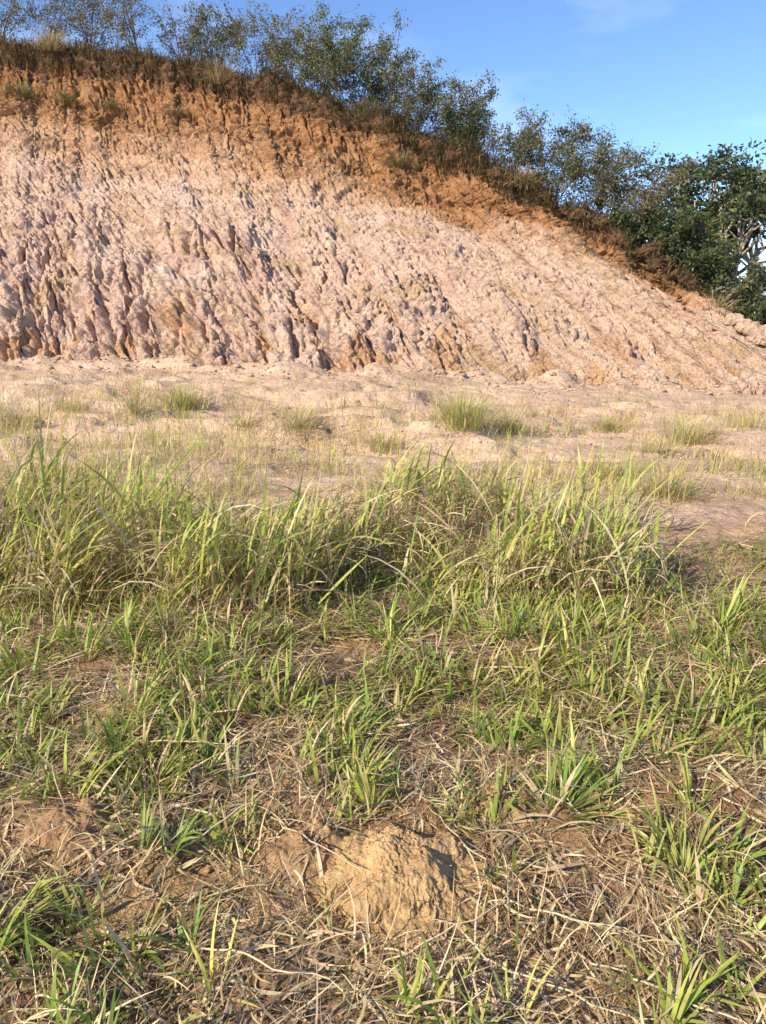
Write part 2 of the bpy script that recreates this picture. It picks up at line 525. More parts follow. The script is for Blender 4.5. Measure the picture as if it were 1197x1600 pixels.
BPX, BPY, _ = project(BANK)
def bank_at(px, py):
    d = (BPX - px) ** 2 + (BPY - py) ** 2
    k = np.unravel_index(np.argmin(d), d.shape)
    return BANK[k], N0[k]
_lx, _ly, _ = project(lip)
def crest_at(px, back_d=0.8):
    k = int(np.argmin(np.abs(_lx - px)))
    p = lip[k].copy()
    p[:2] += back * back_d
    p[2] += np.interp(back_d, np.concatenate([[0], bd]), np.concatenate([[0], bz])) - 0.05
    return p

# ------------------------------------------------------------------ ground sheet
MC = ground_at(618, 1378)
NR, NC = 560, 370
yr = 0.30 * (24.0 / 0.30) ** np.linspace(0, 1, NR)
yr = np.concatenate([np.linspace(-2.5, 0.27, 30), yr]); NR = len(yr)
kk = np.linspace(-1, 1, NC)
kk = np.sign(kk) * (0.52 * np.abs(kk) + 0.48 * np.abs(kk) ** 3)
Xg = kk[None, :] * (4.0 + 0.92 * np.maximum(yr, 0))[:, None]
Yg = np.broadcast_to(yr[:, None], Xg.shape)
Zg = gz(Xg, Yg)
s_brown = np.array([0.27, 0.165, 0.09]); s_ochre = np.array([0.42, 0.27, 0.135]); s_red = np.array([0.23, 0.135, 0.105])
s_pink = np.array([0.57, 0.40, 0.285]); s_pale = np.array([0.63, 0.465, 0.335]); s_tan = np.array([0.45, 0.31, 0.20])
cn = mixc(s_brown, s_ochre, sstep(-0.1, 0.35, fbm(Xg / 0.5, Yg / 0.4, 91, 4)))
cn = mixc(cn, [0.46, 0.30, 0.15], 0.8 * np.exp(-(((Xg - MC[0] + 0.2) / 0.5) ** 2 + ((Yg - MC[1]) / 0.25) ** 2)))
cn = mixc(cn, s_red, 0.8 * sstep(0.05, 0.4, fbm(Xg / 0.7 + 4, Yg / 0.6, 92, 3)))
cf = mixc(s_pink, s_pale, sstep(-0.1, 0.4, fbm(Xg / 1.6, Yg / 0.5, 93, 4)))
cf = mixc(cf, s_tan, 0.7 * sstep(0.08, 0.4, fbm(Xg / 2.0 + 3, Yg / 0.6, 94, 4)))
cg = mixc(cn, cf, sstep(3.6, 6.5, Yg + 0.8 * fbm(Xg / 1.5, Yg / 1.0, 95, 3)))
cg = cg * (1 + 0.12 * fbm(Xg / 0.12, Yg / 0.1, 96, 2))[..., None]
# the sheet runs on, coarser, to the horizon on all sides (skirt rows)
V = np.stack([Xg, Yg, Zg], -1)
o = add('ground', mesh_from('ground', V, grid_faces(NR, NC), np.clip(cg, 0.02, 0.9), True), M_GROUND)
tag(o, 'bare soil ground, brown in front and pale pink silt behind', 'ground', kind='structure')
ang = np.linspace(0, 2 * np.pi, 97)[:-1]
rad = np.array([2.2, 6, 12, 20, 35, 70, 150, 400, 1500])
FX = rad[:, None] * np.cos(ang); FY = rad[:, None] * np.sin(ang)
FZ = -0.45 - 0.9 * sstep(6, 30, rad)[:, None] - 2.2 * sstep(8, 40, FX) - 6 * sstep(60, 400, rad)[:, None] + 0.25 * pn(FX / 12, FY / 12, 97)
fv = np.stack([FX, FY, FZ], -1).reshape(-1, 3)
i = np.arange(len(rad) - 1)[:, None] * 96 + np.arange(96)[None, :]
j = np.arange(len(rad) - 1)[:, None] * 96 + (np.arange(96)[None, :] + 1) % 96
ff = np.stack([i, j, j + 96, i + 96], -1).reshape(-1, 4)[:, ::-1]
fcol = np.tile(np.array([0.30, 0.24, 0.12]), (len(fv), 1))
o = add('terrain', mesh_from('terrain', fv, ff, fcol, True), M_GROUND)
tag(o, 'open land running on to the horizon', 'land', kind='structure')

# ------------------------------------------------------------------ soil mound in the foreground
def make_mound():
    c = ground_at(618, 1378)
    nr, na = 130, 280
    r = np.linspace(0, 1, nr)[:, None]; a = np.linspace(0, 2 * np.pi, na + 1)[:-1][None, :]
    R = 0.270 * (1 + 0.20 * np.cos(a) + 0.08 * np.cos(a - 2.4) + 0.22 * pn(np.cos(a) * 1.6 + 3, np.sin(a) * 1.6, 101) + 0.10 * pn(np.cos(a) * 4 + 3, np.sin(a) * 4, 111))
    x = r * R * np.cos(a); y = r * R * 0.88 * np.sin(a)
    prof = (1 - r ** 1.9) ** 1.4
    lean = 1 - 0.10 * np.cos(a) * r - 0.12 * np.sin(a) * r
    z = 0.135 * prof * lean + 0 * a
    side = sstep(0.25, 0.8, r) * (1 - sstep(0.93, 1.0, r))
    rib = billow(a * 7.0 + 1.2 * pn(x / 0.06, y / 0.06, 102) + 0 * r, r * 3.0 + 0 * a, 103) + 0.6 * billow(a * 15 + 0 * r, r * 6 + 0 * a, 104)
    bulge = 0.018 * rib * side
    lump = 0.045 * pn(x / 0.10, y / 0.09, 105) + 0.013 * pn(x / 0.035, y / 0.035, 106) + 0.009 * pn(x / 0.016, y / 0.016, 107) + 0.007 * pn(x / 0.008, y / 0.008, 112)
    x = x + bulge * np.cos(a) + lump * np.cos(a) * side; y = y + bulge * np.sin(a) + lump * np.sin(a) * side
    z = z + lump * (1 - sstep(0.95, 1, r)) * (0.5 + 0.5 * (1 - side)) - 0.06 * sstep(0.97, 1.0, r)
    # crack
    z = z - 0.02 * np.exp(-((x * 0.8 - y * 0.4 - 0.03 + 0.02 * pn(x / 0.05, y / 0.05, 108)) / 0.010) ** 2) * side
    V = np.stack(np.broadcast_arrays(x, y, z), -1)
    n = nr * na
    i = np.arange(nr - 1)[:, None] * na + np.arange(na)[None, :]
    j = np.arange(nr - 1)[:, None] * na + (np.arange(na)[None, :] + 1) % na
    f = np.stack([i, i + na, j + na, j], -1).reshape(-1, 4)
    base = mixc([0.57, 0.38, 0.19], [0.48, 0.31, 0.155], sstep(-0.2, 0.4, fbm(x / 0.08, y / 0.08, 109, 3)))
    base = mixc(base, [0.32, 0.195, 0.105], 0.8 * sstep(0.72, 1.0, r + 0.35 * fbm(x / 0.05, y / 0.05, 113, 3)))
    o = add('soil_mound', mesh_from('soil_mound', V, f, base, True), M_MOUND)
    z0 = gz(c[0], c[1], False)
    o.location = (c[0], c[1], z0 - 0.015)
    tag(o, 'rounded ochre mound of crumbly earth among dry grass in the foreground', 'mound')
    return c
make_mound()

# small side lumps of the same ochre earth
def clod(name, px, py, size, seed, label):
    c = ground_at(px, py)
    nr, na = 36, 72
    r = np.linspace(0, 1, nr)[:, None]; a = np.linspace(0, 2 * np.pi, na + 1)[:-1][None, :]
    R = size * (1 + 0.35 * pn(np.cos(a) * 1.3 + seed, np.sin(a) * 1.3, 120 + seed))
    x = r * R * np.cos(a); y = r * R * np.sin(a)
    z = size * 0.42 * (1 - r ** 2) + size * 0.22 * pn(x / size * 2.2, y / size * 2.2, 121 + seed) * (1 - r ** 3) + size * 0.10 * billow(x / size * 6, y / size * 6, 122 + seed) * (1 - r ** 4) - 0.03 * sstep(0.9, 1, r)
    V = np.stack(np.broadcast_arrays(x, y, z), -1)
    i = np.arange(nr - 1)[:, None] * na + np.arange(na)[None, :]
    j = np.arange(nr - 1)[:, None] * na + (np.arange(na)[None, :] + 1) % na
    f = np.stack([i, i + na, j + na, j], -1).reshape(-1, 4)
    base = mixc([0.42, 0.265, 0.14], [0.34, 0.205, 0.115], sstep(-0.2, 0.4, fbm(x / 0.06, y / 0.06, 123, 3)))
    o = add(name, mesh_from(name, V, f, base, True), M_MOUND)
    o.location = (c[0], c[1], gz(c[0], c[1], False) - 0.012)
    tag(o, label, 'soil heap', 'low heaps of loose ochre soil')
    return o
clod('soil_heap', 480, 1330, 0.15, 3, 'low ochre soil heap touching the left flank of the big mound')
clod('soil_heap', 115, 1300, 0.16, 5, 'flat tan soil heap near the lower left edge among straw')
clod('soil_heap', 790, 1255, 0.12, 8, 'small reddish soil heap behind the big mound on its right side')
clod('soil_heap', 1130, 1165, 0.15, 11, 'pale sandy soil heap beside the dark green tuft at the right edge')

# ------------------------------------------------------------------ blades
def blades(pos, az, L, W, tilt, curv, c0, c1, S=4, turn=0.0, twist=0.0, clamp=None, wprof='grass', base_dry=None):
    """many curved tapering blades as one mesh: returns verts, faces, colours"""
    n = len(pos)
    t = np.linspace(0, 1, S + 1)
    az = np.asarray(az, float); L = np.broadcast_to(L, n); W = np.broadcast_to(W, n)
    tilt = np.broadcast_to(tilt, n); curv = np.broadcast_to(curv, n); turn = np.broadcast_to(turn, n); twist = np.broadcast_to(twist, n)
    V = np.empty((n, S + 1, 2, 3)); p = np.array(pos, float)
    for k in range(S + 1):
        th = tilt + curv * t[k] ** 1.25
        a = az + turn * t[k]
        d = np.stack([np.cos(a), np.sin(a)], -1)
        if k:
            p = p + (L / S)[:, None] * np.concatenate([d * np.sin(th)[:, None], np.cos(th)[:, None]], 1)
        if wprof == 'grass':
            w = W * (min(1.0, 0.45 + 1.9 * t[k]) * (1 - t[k] ** 2.4) + 0.04)
        else:
            w = W * (1 - 0.6 * t[k])
        tw = twist * (0.3 + t[k])
        side = np.stack([-d[:, 1], d[:, 0], 0 * a], -1)
        nrm = np.concatenate([-d * np.cos(th)[:, None], np.sin(th)[:, None]], 1)
        sv = side * np.cos(tw)[:, None] + nrm * np.sin(tw)[:, None]
        q = p.copy()
        if clamp is not None:
            q[:, 2] = np.maximum(q[:, 2], gz(q[:, 0], q[:, 1], False) + clamp)
            p = np.where((q[:, 2] > p[:, 2])[:, None], q, p)
        V[:, k, 0] = q - sv * (w / 2)[:, None]
        V[:, k, 1] = q + sv * (w / 2)[:, None]
    b = np.arange(n)[:, None] * (2 * (S + 1)) + 2 * np.arange(S)[None, :]
    Fc = np.stack([b, b + 1, b + 3, b + 2], -1).reshape(-1, 4)
    C = c0[:, None, None, :] + (c1 - c0)[:, None, None, :] * (t ** 0.8)[None, :, None, None] + np.zeros((n, S + 1, 2, 3))
    return V.reshape(-1, 3), Fc, C.reshape(-1, 3)

class Heap:
    def __init__(s): s.v = []; s.f = []; s.c = []; s.n = 0
    def add(s, vfc):
        v, f, c = vfc
        s.v.append(v); s.f.append(f + s.n); s.c.append(c); s.n += len(v)
    def mesh(s, name, smooth=True):
        return mesh_from(name, np.concatenate(s.v), np.concatenate(s.f), np.clip(np.concatenate(s.c), 0.005, 0.9), smooth)

G_DARK = np.array([0.08, 0.16, 0.032]); G_MID = np.array([0.21, 0.32, 0.055]); G_LIME = np.array([0.40, 0.45, 0.085])
G_YEL = np.array([0.50, 0.44, 0.14]); STRAW = np.array([0.52, 0.40, 0.22]); STRAW_P = np.array([0.64, 0.52, 0.33]); STRAW_D = np.array([0.24, 0.155, 0.085])
def pick(rng, n, cols, wts):
    i = rng.choice(len(cols), n, p=np.array(wts) / sum(wts))
    return np.array(cols)[i] * rng.uniform(0.8, 1.2, (n, 1)) * rng.uniform(0.93, 1.07, (n, 3))

def on_ground(x, y, sink=0.01):
    return np.stack([x, y, gz(x, y, False) - sink], -1)

def across(rng, y):
    w = 0.5 + 0.62 * y
    x = rng.uniform(-1, 1, len(y)) * w
    out = rng.random(len(y)) < 0.36
    xo = (w + rng.uniform(0, 2.0, len(y))) * np.where(rng.random(len(y)) < 0.5, -1, 1)
    return np.where(out, xo, x)

# --- tall grass stands
def tall_stand(name, seed, x0, x1, y0, y1, n, hmin, hmax, label, dens=None, clumps=40):
    rng = np.random.default_rng(seed)
    cx = rng.uniform(x0, x1, clumps); cy = y0 + (y1 - y0) * rng.uniform(0, 1, clumps) ** 1.3
    k = rng.integers(0, clumps, n)
    sg = 0.10 + 0.10 * rng.random(clumps)
    x = cx[k] + rng.normal(0, 1, n) * sg[k]; y = cy[k] + rng.normal(0, 1, n) * sg[k]
    ch = rng.uniform(0.6, 1.15, clumps)[k]
    if dens is not None:
        keep = rng.random(n) < dens(x, y); x, y, k, ch = x[keep], y[keep], k[keep], ch[keep]
    pt = pn(x / 0.75 + seed, y / 0.9, 181) + 0.5 * pn(x / 0.3, y / 0.3, 182)
    keep = rng.random(len(x)) < 0.25 + 0.75 * sstep(-0.35, 0.05, pt); x, y, k, ch, pt = x[keep], y[keep], k[keep], ch[keep], pt[keep]
    ch = ch * (0.82 + 0.45 * np.clip(pt + 0.15, -0.4, 0.5))
    m = len(x); h = Heap()
    pos = on_ground(x, y)
    # dry stems, thin, near vertical
    ns = int(m * 0.30); s = slice(0, ns)
    c0 = pick(rng, ns, [STRAW, STRAW_P, STRAW_D], [3, 2, 2]); c1 = pick(rng, ns, [STRAW, STRAW_P, G_YEL], [3, 2, 2])
    h.add(blades(pos[s], rng.uniform(0, 6.28, ns), rng.uniform(hmin * 0.7, hmax * 0.9, ns) * ch[s], rng.uniform(0.003, 0.006, ns), rng.uniform(0, 0.6, ns), rng.uniform(-0.1, 0.8, ns), c0, c1, 4, 0, 0, 0.005, 'stem'))
    # dead hanging blades low down
    nd = int(m * 0.40); s = slice(ns, ns + nd)
    p = pos[s].copy(); p[:, 2] += rng.uniform(0, 0.33, nd)
    c0 = pick(rng, nd, [STRAW, STRAW_P, STRAW_D, G_YEL], [3, 3, 1.5, 1])
    h.add(blades(p, rng.uniform(0, 6.28, nd), rng.uniform(0.18, 0.55, nd), rng.uniform(0.005, 0.014, nd), rng.uniform(0.2, 1.0, nd), rng.uniform(0.6, 2.2, nd), c0, c0 * rng.uniform(0.85, 1.15, (nd, 1)), 5, rng.uniform(-0.8, 0.8, nd), rng.uniform(-1, 1, nd), 0.005))
    # green blades, leaving the stems at all heights
    s = slice(ns + nd, m); ng = m - ns - nd
    p = pos[s].copy(); p[:, 2] += rng.uniform(0.10, 0.44, ng) * ch[s]
    c0 = pick(rng, ng, [G_MID, G_LIME, G_YEL, STRAW], [2, 3, 3, 2]); c1 = pick(rng, ng, [G_MID, G_LIME, G_YEL, STRAW_P], [1.6, 4, 3, 1.2])
    L = rng.uniform(0.2, 0.56, ng) * ch[s] * hmax / 0.70
    az = rng.normal(0.1, 1.15, ng)
    h.add(blades(p, az, L, rng.uniform(0.007, 0.021, ng), rng.uniform(0.05, 0.85, ng), rng.uniform(-0.05, 1.05, ng) , c0, c1, 5, rng.uniform(-0.3, 0.3, ng), rng.uniform(-0.7, 0.7, ng), 0.005))
    o = add(name, h.mesh(name), M_GRASS)
    tag(o, label, 'grass', kind='stuff')
    return o
tall_stand('tall_grass', 11, -5.0, -0.55, 3.55, 5.0, 13800, 0.42, 0.76, 'dense tall green and straw-coloured grass stand on the left side', clumps=68)
tall_stand('tall_grass', 12, -0.60, 0.50, 3.80, 4.8, 2300, 0.28, 0.50, 'lower straw-coloured grass in the middle between the two taller stands', clumps=16)
tall_stand('tall_grass', 14, 0.50, 1.45, 3.75, 4.9, 3500, 0.36, 0.70, 'tall yellow-green grass stand right of centre beside the bare gap', clumps=18)
tall_stand('tall_grass', 13, 2.75, 4.6, 4.0, 4.9, 1700, 0.35, 0.6, 'small tall grass patch at the right edge beyond the bare gap', clumps=20)

# seed stalks, fine and high over the left stand
def seed_stalks(seed, n, x0, x1, y0, y1, hmin, hmax, label):
    rng = np.random.default_rng(seed)
    x = rng.uniform(x0, x1, n); y = rng.uniform(y0, y1, n); pos = on_ground(x, y); h = Heap()
    L = rng.uniform(hmin, hmax, n); az = rng.uniform(0, 6.28, n); tl = rng.uniform(0, 0.2, n); cv = rng.uniform(0.05, 0.6, n)
    c = pick(rng, n, [STRAW, G_YEL, G_LIME], [3, 2, 2])
    v = blades(pos, az, L, 0.004, tl, cv, c, c, 6, 0, 0, None, 'stem'); h.add(v)
    vv_ = v[0].reshape(n, 7, 2, 3).mean(2)
    for _ in range(9):
        f = rng.uniform(4.0, 6.0, n); k = np.minimum(f.astype(int), 5); q = vv_[np.arange(n), k] * (1 - (f - k))[:, None] + vv_[np.arange(n), k + 1] * (f - k)[:, None]
        h.add(blades(q, rng.uniform(0, 6.28, n), rng.uniform(0.03, 0.09, n), 0.005, rng.uniform(0.3, 1.2, n), rng.uniform(0, 0.8, n), c, c * 1.1, 2, 0, 0, None, 'stem'))
    o = add('seed_stalks', h.mesh('seed_stalks'), M_STRAW)
    tag(o, label, 'grass', kind='stuff')
seed_stalks(21, 330, -4.4, -0.9, 4.2, 7.0, 0.65, 1.05, 'thin flowering grass stalks rising over the left grass stand')
seed_stalks(22, 150, -0.8, 2.1, 4.6, 7.0, 0.35, 0.7, 'thin wiry grass stalks behind the middle grass stand')

# --- short green grass in patches between the stands and the mound
def short_grass():
    rng = np.random.default_rng(31); h = Heap()
    n = 50000
    y = 0.75 + 3.9 * rng.random(n) ** 0.8; x = across(rng, y)
    f = fbm(x / 0.5, y / 0.32, 141, 3)
    want = sstep(0.02, 0.33, f + 0.29 * sstep(1.95, 2.6, y) - 0.20 * sstep(3.9, 4.5, y) - 0.02 * (1 - sstep(1.7, 2.1, y)) + 0.10 * sstep(0.0, 1.0, x) * sstep(2.4, 3, y))
    want *= 1 - 0.97 * np.exp(-(((x - MC[0]) / 0.26) ** 2 + ((y - MC[1]) / 0.22) ** 2) ** 2)
    want *= 1 - 0.85 * sstep(1.5, 1.75, x) * sstep(3.5, 3.75, y)
    keep = rng.random(n) < want * 0.8
    x, y = x[keep], y[keep]; n = len(x)
    # gather into little tufts
    q = 0.11
    ix, iy = np.floor(x / q), np.floor(y / q)
    hx = (np.sin(ix * 127.1 + iy * 311.7) * 43758.5453) % 1; hy = (np.sin(ix * 269.5 + iy * 183.3) * 43758.5453) % 1
    tx, ty = (ix + hx) * q, (iy + hy) * q
    g = 0.55
    dx, dy = x - tx, y - ty
    x2, y2 = tx + dx * (1 - g), ty + dy * (1 - g)
    pos = on_ground(x2, y2)
    az = np.arctan2(dy, dx) + rng.normal(0, 0.6, n)
    th = np.hypot(dx, dy) / q
    cc = (np.sin(ix * 71.7 + iy * 11.3) * 1375.5453) % 1
    c0 = mixc(G_DARK * 1.2, G_LIME * 0.8, cc) * rng.uniform(0.75, 1.25, (n, 1)); c1 = mixc(G_MID, G_LIME, np.clip(cc + rng.normal(0, 0.3, n), 0, 1)) * rng.uniform(0.85, 1.25, (n, 1))
    yl = rng.random(n) < 0.24; c1[yl] = G_YEL; dd = rng.random(n) < 0.14; c0[dd] = STRAW; c1[dd] = STRAW_P
    h.add(blades(pos, az, rng.uniform(0.06, 0.21, n) * (0.8 + 0.12 * y2), rng.uniform(0.005, 0.015, n), 0.15 + 0.7 * th + rng.normal(0, 0.15, n), rng.uniform(0.1, 1.1, n), c0, c1, 4, rng.uniform(-0.4, 0.4, n), rng.uniform(-0.6, 0.6, n), 0.004))
    o = add('short_grass', h.mesh('short_grass'), M_GRASS)
    tag(o, 'short bright green grass growing in patches through the straw', 'grass', kind='stuff')
short_grass()

# --- dry litter lying on the ground
def litter():
    rng = np.random.default_rng(41); h = Heap()
    # combed layers of fallen straw
    n = 68000
    y = 0.7 + 4.05 * rng.random(n) ** 0.85; x = across(rng, y)
    f = fbm(x / 0.45 + 9, y / 0.35, 151, 3)
    want = 0.50 + 0.50 * sstep(-0.2, 0.2, f)
    want *= 1 - 0.93 * np.exp(-(((x - MC[0]) / 0.24) ** 2 + ((y - MC[1]) / 0.20) ** 2) ** 2)
    want *= 1 - 0.7 * sstep(0.18, 0.36, fbm(x / 0.42 + 2, y / 0.3 + 5, 152, 2))
    want *= 1 - 0.8 * np.exp(-(((x - MC[0] + 0.33) / 0.26) ** 2 + ((y - MC[1] - 0.02) / 0.16) ** 2)) - 0.6 * np.exp(-(((x + 0.95) / 0.2) ** 2 + ((y - 2.05) / 0.15) ** 2))
    keep = rng.random(n) < want; x, y = x[keep], y[keep]; n = len(x)
    flow = (1.0 + 5.0 * (1 - sstep(1.9, 2.5, y))) * pn(x / 0.8, y / 0.6, 153) + 0.1
    az = flow + rng.normal(0, 0.6, n) + np.pi * (rng.random(n) < 0.5)
    pos = on_ground(x, y, -0.004); pos[:, 2] += rng.exponential(0.012, n) + 0.035 * rng.random(n) * sstep(2.2, 2.6, y)
    c0 = pick(rng, n, [STRAW, STRAW_P, STRAW_D, np.array([0.33, 0.26, 0.17])], [3, 1.6, 3, 3])
    L = rng.uniform(0.04, 0.22, n) * (0.75 + 0.12 * y)
    h.add(blades(pos, az, L, 0.0014 + rng.exponential(0.0022, n), rng.uniform(1.2, 1.62, n), rng.uniform(-0.15, 0.35, n), c0, c0 * rng.uniform(0.7, 1.2, (n, 1)), 3, rng.normal(0, 0.7, n), rng.uniform(-0.9, 0.9, n), 0.003))
    # broad dead leaves, curled and flattened
    n = 10000
    y = 0.75 + 3.4 * rng.random(n) ** 0.8; x = across(rng, y)
    keep = ((x - MC[0]) / 0.24) ** 2 + ((y - MC[1]) / 0.2) ** 2 > 1; x, y = x[keep], y[keep]; n = len(x)
    pos = on_ground(x, y, -0.012)
    c0 = pick(rng, n, [STRAW, STRAW_P, np.array([0.36, 0.29, 0.19])], [3, 3, 2])
    h.add(blades(pos, rng.uniform(0, 6.28, n), rng.uniform(0.04, 0.16, n), rng.uniform(0.005, 0.011, n), rng.uniform(1.2, 1.6, n), rng.uniform(-0.4, 0.9, n), c0, c0 * rng.uniform(0.8, 1.1, (n, 1)), 5, rng.normal(0, 0.9, n), rng.normal(0, 1.0, n), 0.004))
    # small broken bits
    n = 18000
    y = 0.75 + 2.5 * rng.random(n); x = across(rng, y)
    pos = on_ground(x, y, -0.003)
    c0 = pick(rng, n, [STRAW, STRAW_P, STRAW_D], [3, 1, 4])
    h.add(blades(pos, rng.uniform(0, 6.28, n), rng.uniform(0.02, 0.07, n), rng.uniform(0.0015, 0.004, n), rng.uniform(1.1, 1.7, n), 0.1, c0, c0, 2, rng.normal(0, 0.5, n), rng.uniform(-1, 1, n), 0.002, 'stem'))
    # standing dead stubble
    n = 14000
    y = 0.75 + 3.0 * rng.random(n); x = across(rng, y)
    keep = (fbm(x / 0.4, y / 0.35 + 3, 154, 2) > 0.0) & (((x - MC[0]) / 0.24) ** 2 + ((y - MC[1]) / 0.2) ** 2 > 1); x, y = x[keep], y[keep]; n = len(x)
    pos = on_ground(x, y)
    c0 = pick(rng, n, [STRAW, STRAW_P, STRAW_D], [3, 2, 2])
    h.add(blades(pos, rng.uniform(0, 6.28, n), rng.uniform(0.06, 0.22, n), rng.uniform(0.002, 0.006, n), rng.uniform(0.1, 1.0, n), rng.uniform(0.3, 1.8, n), c0, c0 * 1.1, 5, rng.normal(0, 0.6, n), rng.uniform(-1, 1, n), 0.003))
    o = add('straw_litter', h.mesh('straw_litter'), M_STRAW)
    tag(o, 'matted dry straw and dead grass lying over the soil', 'straw', kind='stuff')
litter()

# --- loose crumbs of soil
def crumbs():
    rng = np.random.default_rng(51)
    ico = np.array([[0, 0, 1], [1, 0, 0], [0, 1, 0], [-1, 0, 0], [0, -1, 0], [0, 0, -1]], float)
    fi = np.array([[0, 1, 2], [0, 2, 3], [0, 3, 4], [0, 4, 1], [5, 2, 1], [5, 3, 2], [5, 4, 3], [5, 1, 4]])
    n = 5000
    y = np.where(rng.random(n) < 0.75, 1.1 + 1.6 * rng.random(n), 6.5 + 9 * rng.random(n)); x = across(rng, y)
    s = np.minimum(rng.exponential(0.0035, n), 0.012) + 0.0015
    p = on_ground(x, y, 0); p[:, 2] += 0.3 * s
    V = p[:, None, :] + ico[None] * s[:, None, None] * rng.uniform(0.55, 1.3, (n, 6, 1))
    Fc = (fi[None] + 6 * np.arange(n)[:, None, None]).reshape(-1, 3)
    c = np.where((y < 4)[:, None], np.array([0.40, 0.26, 0.15]), np.array([0.60, 0.43, 0.33])) * rng.uniform(0.75, 1.2, (n, 1))
    o = add('soil_crumbs', mesh_from('soil_crumbs', V.reshape(-1, 3), Fc, np.repeat(c, 6, 0), False), M_GROUND)
    tag(o, 'loose crumbs of soil scattered over the ground', 'soil', kind='stuff')
crumbs()

def talus():
    rng = np.random.default_rng(55); gr = (1 + 5 ** 0.5) / 2
    ico = np.array([[-1, gr, 0], [1, gr, 0], [-1, -gr, 0], [1, -gr, 0], [0, -1, gr], [0, 1, gr], [0, -1, -gr], [0, 1, -gr], [gr, 0, -1], [gr, 0, 1], [-gr, 0, -1], [-gr, 0, 1]]) / 1.9
    fi = np.array([[0, 11, 5], [0, 5, 1], [0, 1, 7], [0, 7, 10], [0, 10, 11], [1, 5, 9], [5, 11, 4], [11, 10, 2], [10, 7, 6], [7, 1, 8], [3, 9, 4], [3, 4, 2], [3, 2, 6], [3, 6, 8], [3, 8, 9], [4, 9, 5], [2, 4, 11], [6, 2, 10], [8, 6, 7], [9, 8, 1]])
    n = 4200; x = rng.uniform(-12, 12, n)
    d = rng.exponential(0.8, n); far_ = rng.random(n) < 0.5; d[far_] = rng.uniform(0, 9, far_.sum())
    y = np.interp(x, FOOT[:, 0], FOOT[:, 1]) - d + 0.1
    sz = np.minimum(rng.exponential(0.015, n) + 0.006, 0.09) * np.where(d > 1.5, 0.55, 1.0)
    p = on_ground(x, y, 0); p[:, 2] += 0.15 * sz
    V = p[:, None, :] + ico[None] * sz[:, None, None] * rng.uniform(0.6, 1.35, (n, 12, 1)) * np.array([1.2, 1.0, 0.6])
    Fc = (fi[None] + 12 * np.arange(n)[:, None, None]).reshape(-1, 3)
    c = np.array([0.55, 0.385, 0.28]) * rng.uniform(0.75, 1.15, (n, 1)) * rng.uniform(0.95, 1.05, (n, 3))
    o = add('fallen_clods', mesh_from('fallen_clods', V.reshape(-1, 3), Fc, np.repeat(c, 12, 0), False), M_GROUND)
    tag(o, 'crumbled clods of soil fallen along the foot of the bank', 'soil', kind='stuff')
talus()

# ------------------------------------------------------------------ single foreground tufts: every blade a part
def blade_mesh(seed, L, W, tilt, curv, S=8):
    """one folded grass blade pointing to +X, with a midrib"""
    rng = np.random.default_rng(seed)
    t = np.linspace(0, 1, S + 1); V = []; p = np.zeros(3); tw = rng.uniform(-0.6, 0.6); turn = rng.uniform(-0.35, 0.35)
    C = []
    yel = rng.random()
    for k in range(S + 1):
        th = tilt + curv * t[k] ** 1.3; a = turn * t[k]
        d = np.array([math.cos(a) * math.sin(th), math.sin(a) * math.sin(th), math.cos(th)])
        if k: p = p + d * L / S
        side = np.array([-math.sin(a), math.cos(a), 0]); nr = np.cross(d, side)
        sv = side * math.cos(tw * t[k]) + nr * math.sin(tw * t[k])
        w = W * (min(1, 0.4 + 2.2 * t[k]) * (1 - t[k] ** 2.6) + 0.03) / 2
        nn = np.cross(d, sv)
        V += [p - sv * w - nn * w * 0.45, p, p + sv * w - nn * w * 0.45]
        g = lerp(G_MID, G_LIME, 0.25 + 0.5 * t[k]) if yel < 0.7 else lerp(G_LIME, G_YEL, 0.3 + 0.7 * t[k])
        if k == S: g = lerp(g, STRAW_P, 0.6)
        C += [g, g * 1.25, g]
    b = 3 * np.arange(S)
    Fc = np.concatenate([np.stack([b, b + 1, b + 4, b + 3], -1), np.stack([b + 1, b + 2, b + 5, b + 4], -1)])
    me = mesh_from('blade', np.array(V), Fc, np.clip(np.array(C), 0.01, 0.9), True)
    me.materials.append(M_BLADE)
    return me
BL_UP = [blade_mesh(s, 0.20 + 0.02 * (s % 3), 0.011 + 0.002 * (s % 2), 0.12 + 0.07 * (s % 4), 0.25 + 0.16 * (s % 5)) for s in range(8)]
BL_OUT = [blade_mesh(20 + s, 0.17 + 0.02 * (s % 3), 0.010 + 0.002 * (s % 3), 0.65 + 0.08 * (s % 4), 0.35 + 0.15 * (s % 4)) for s in range(8)]

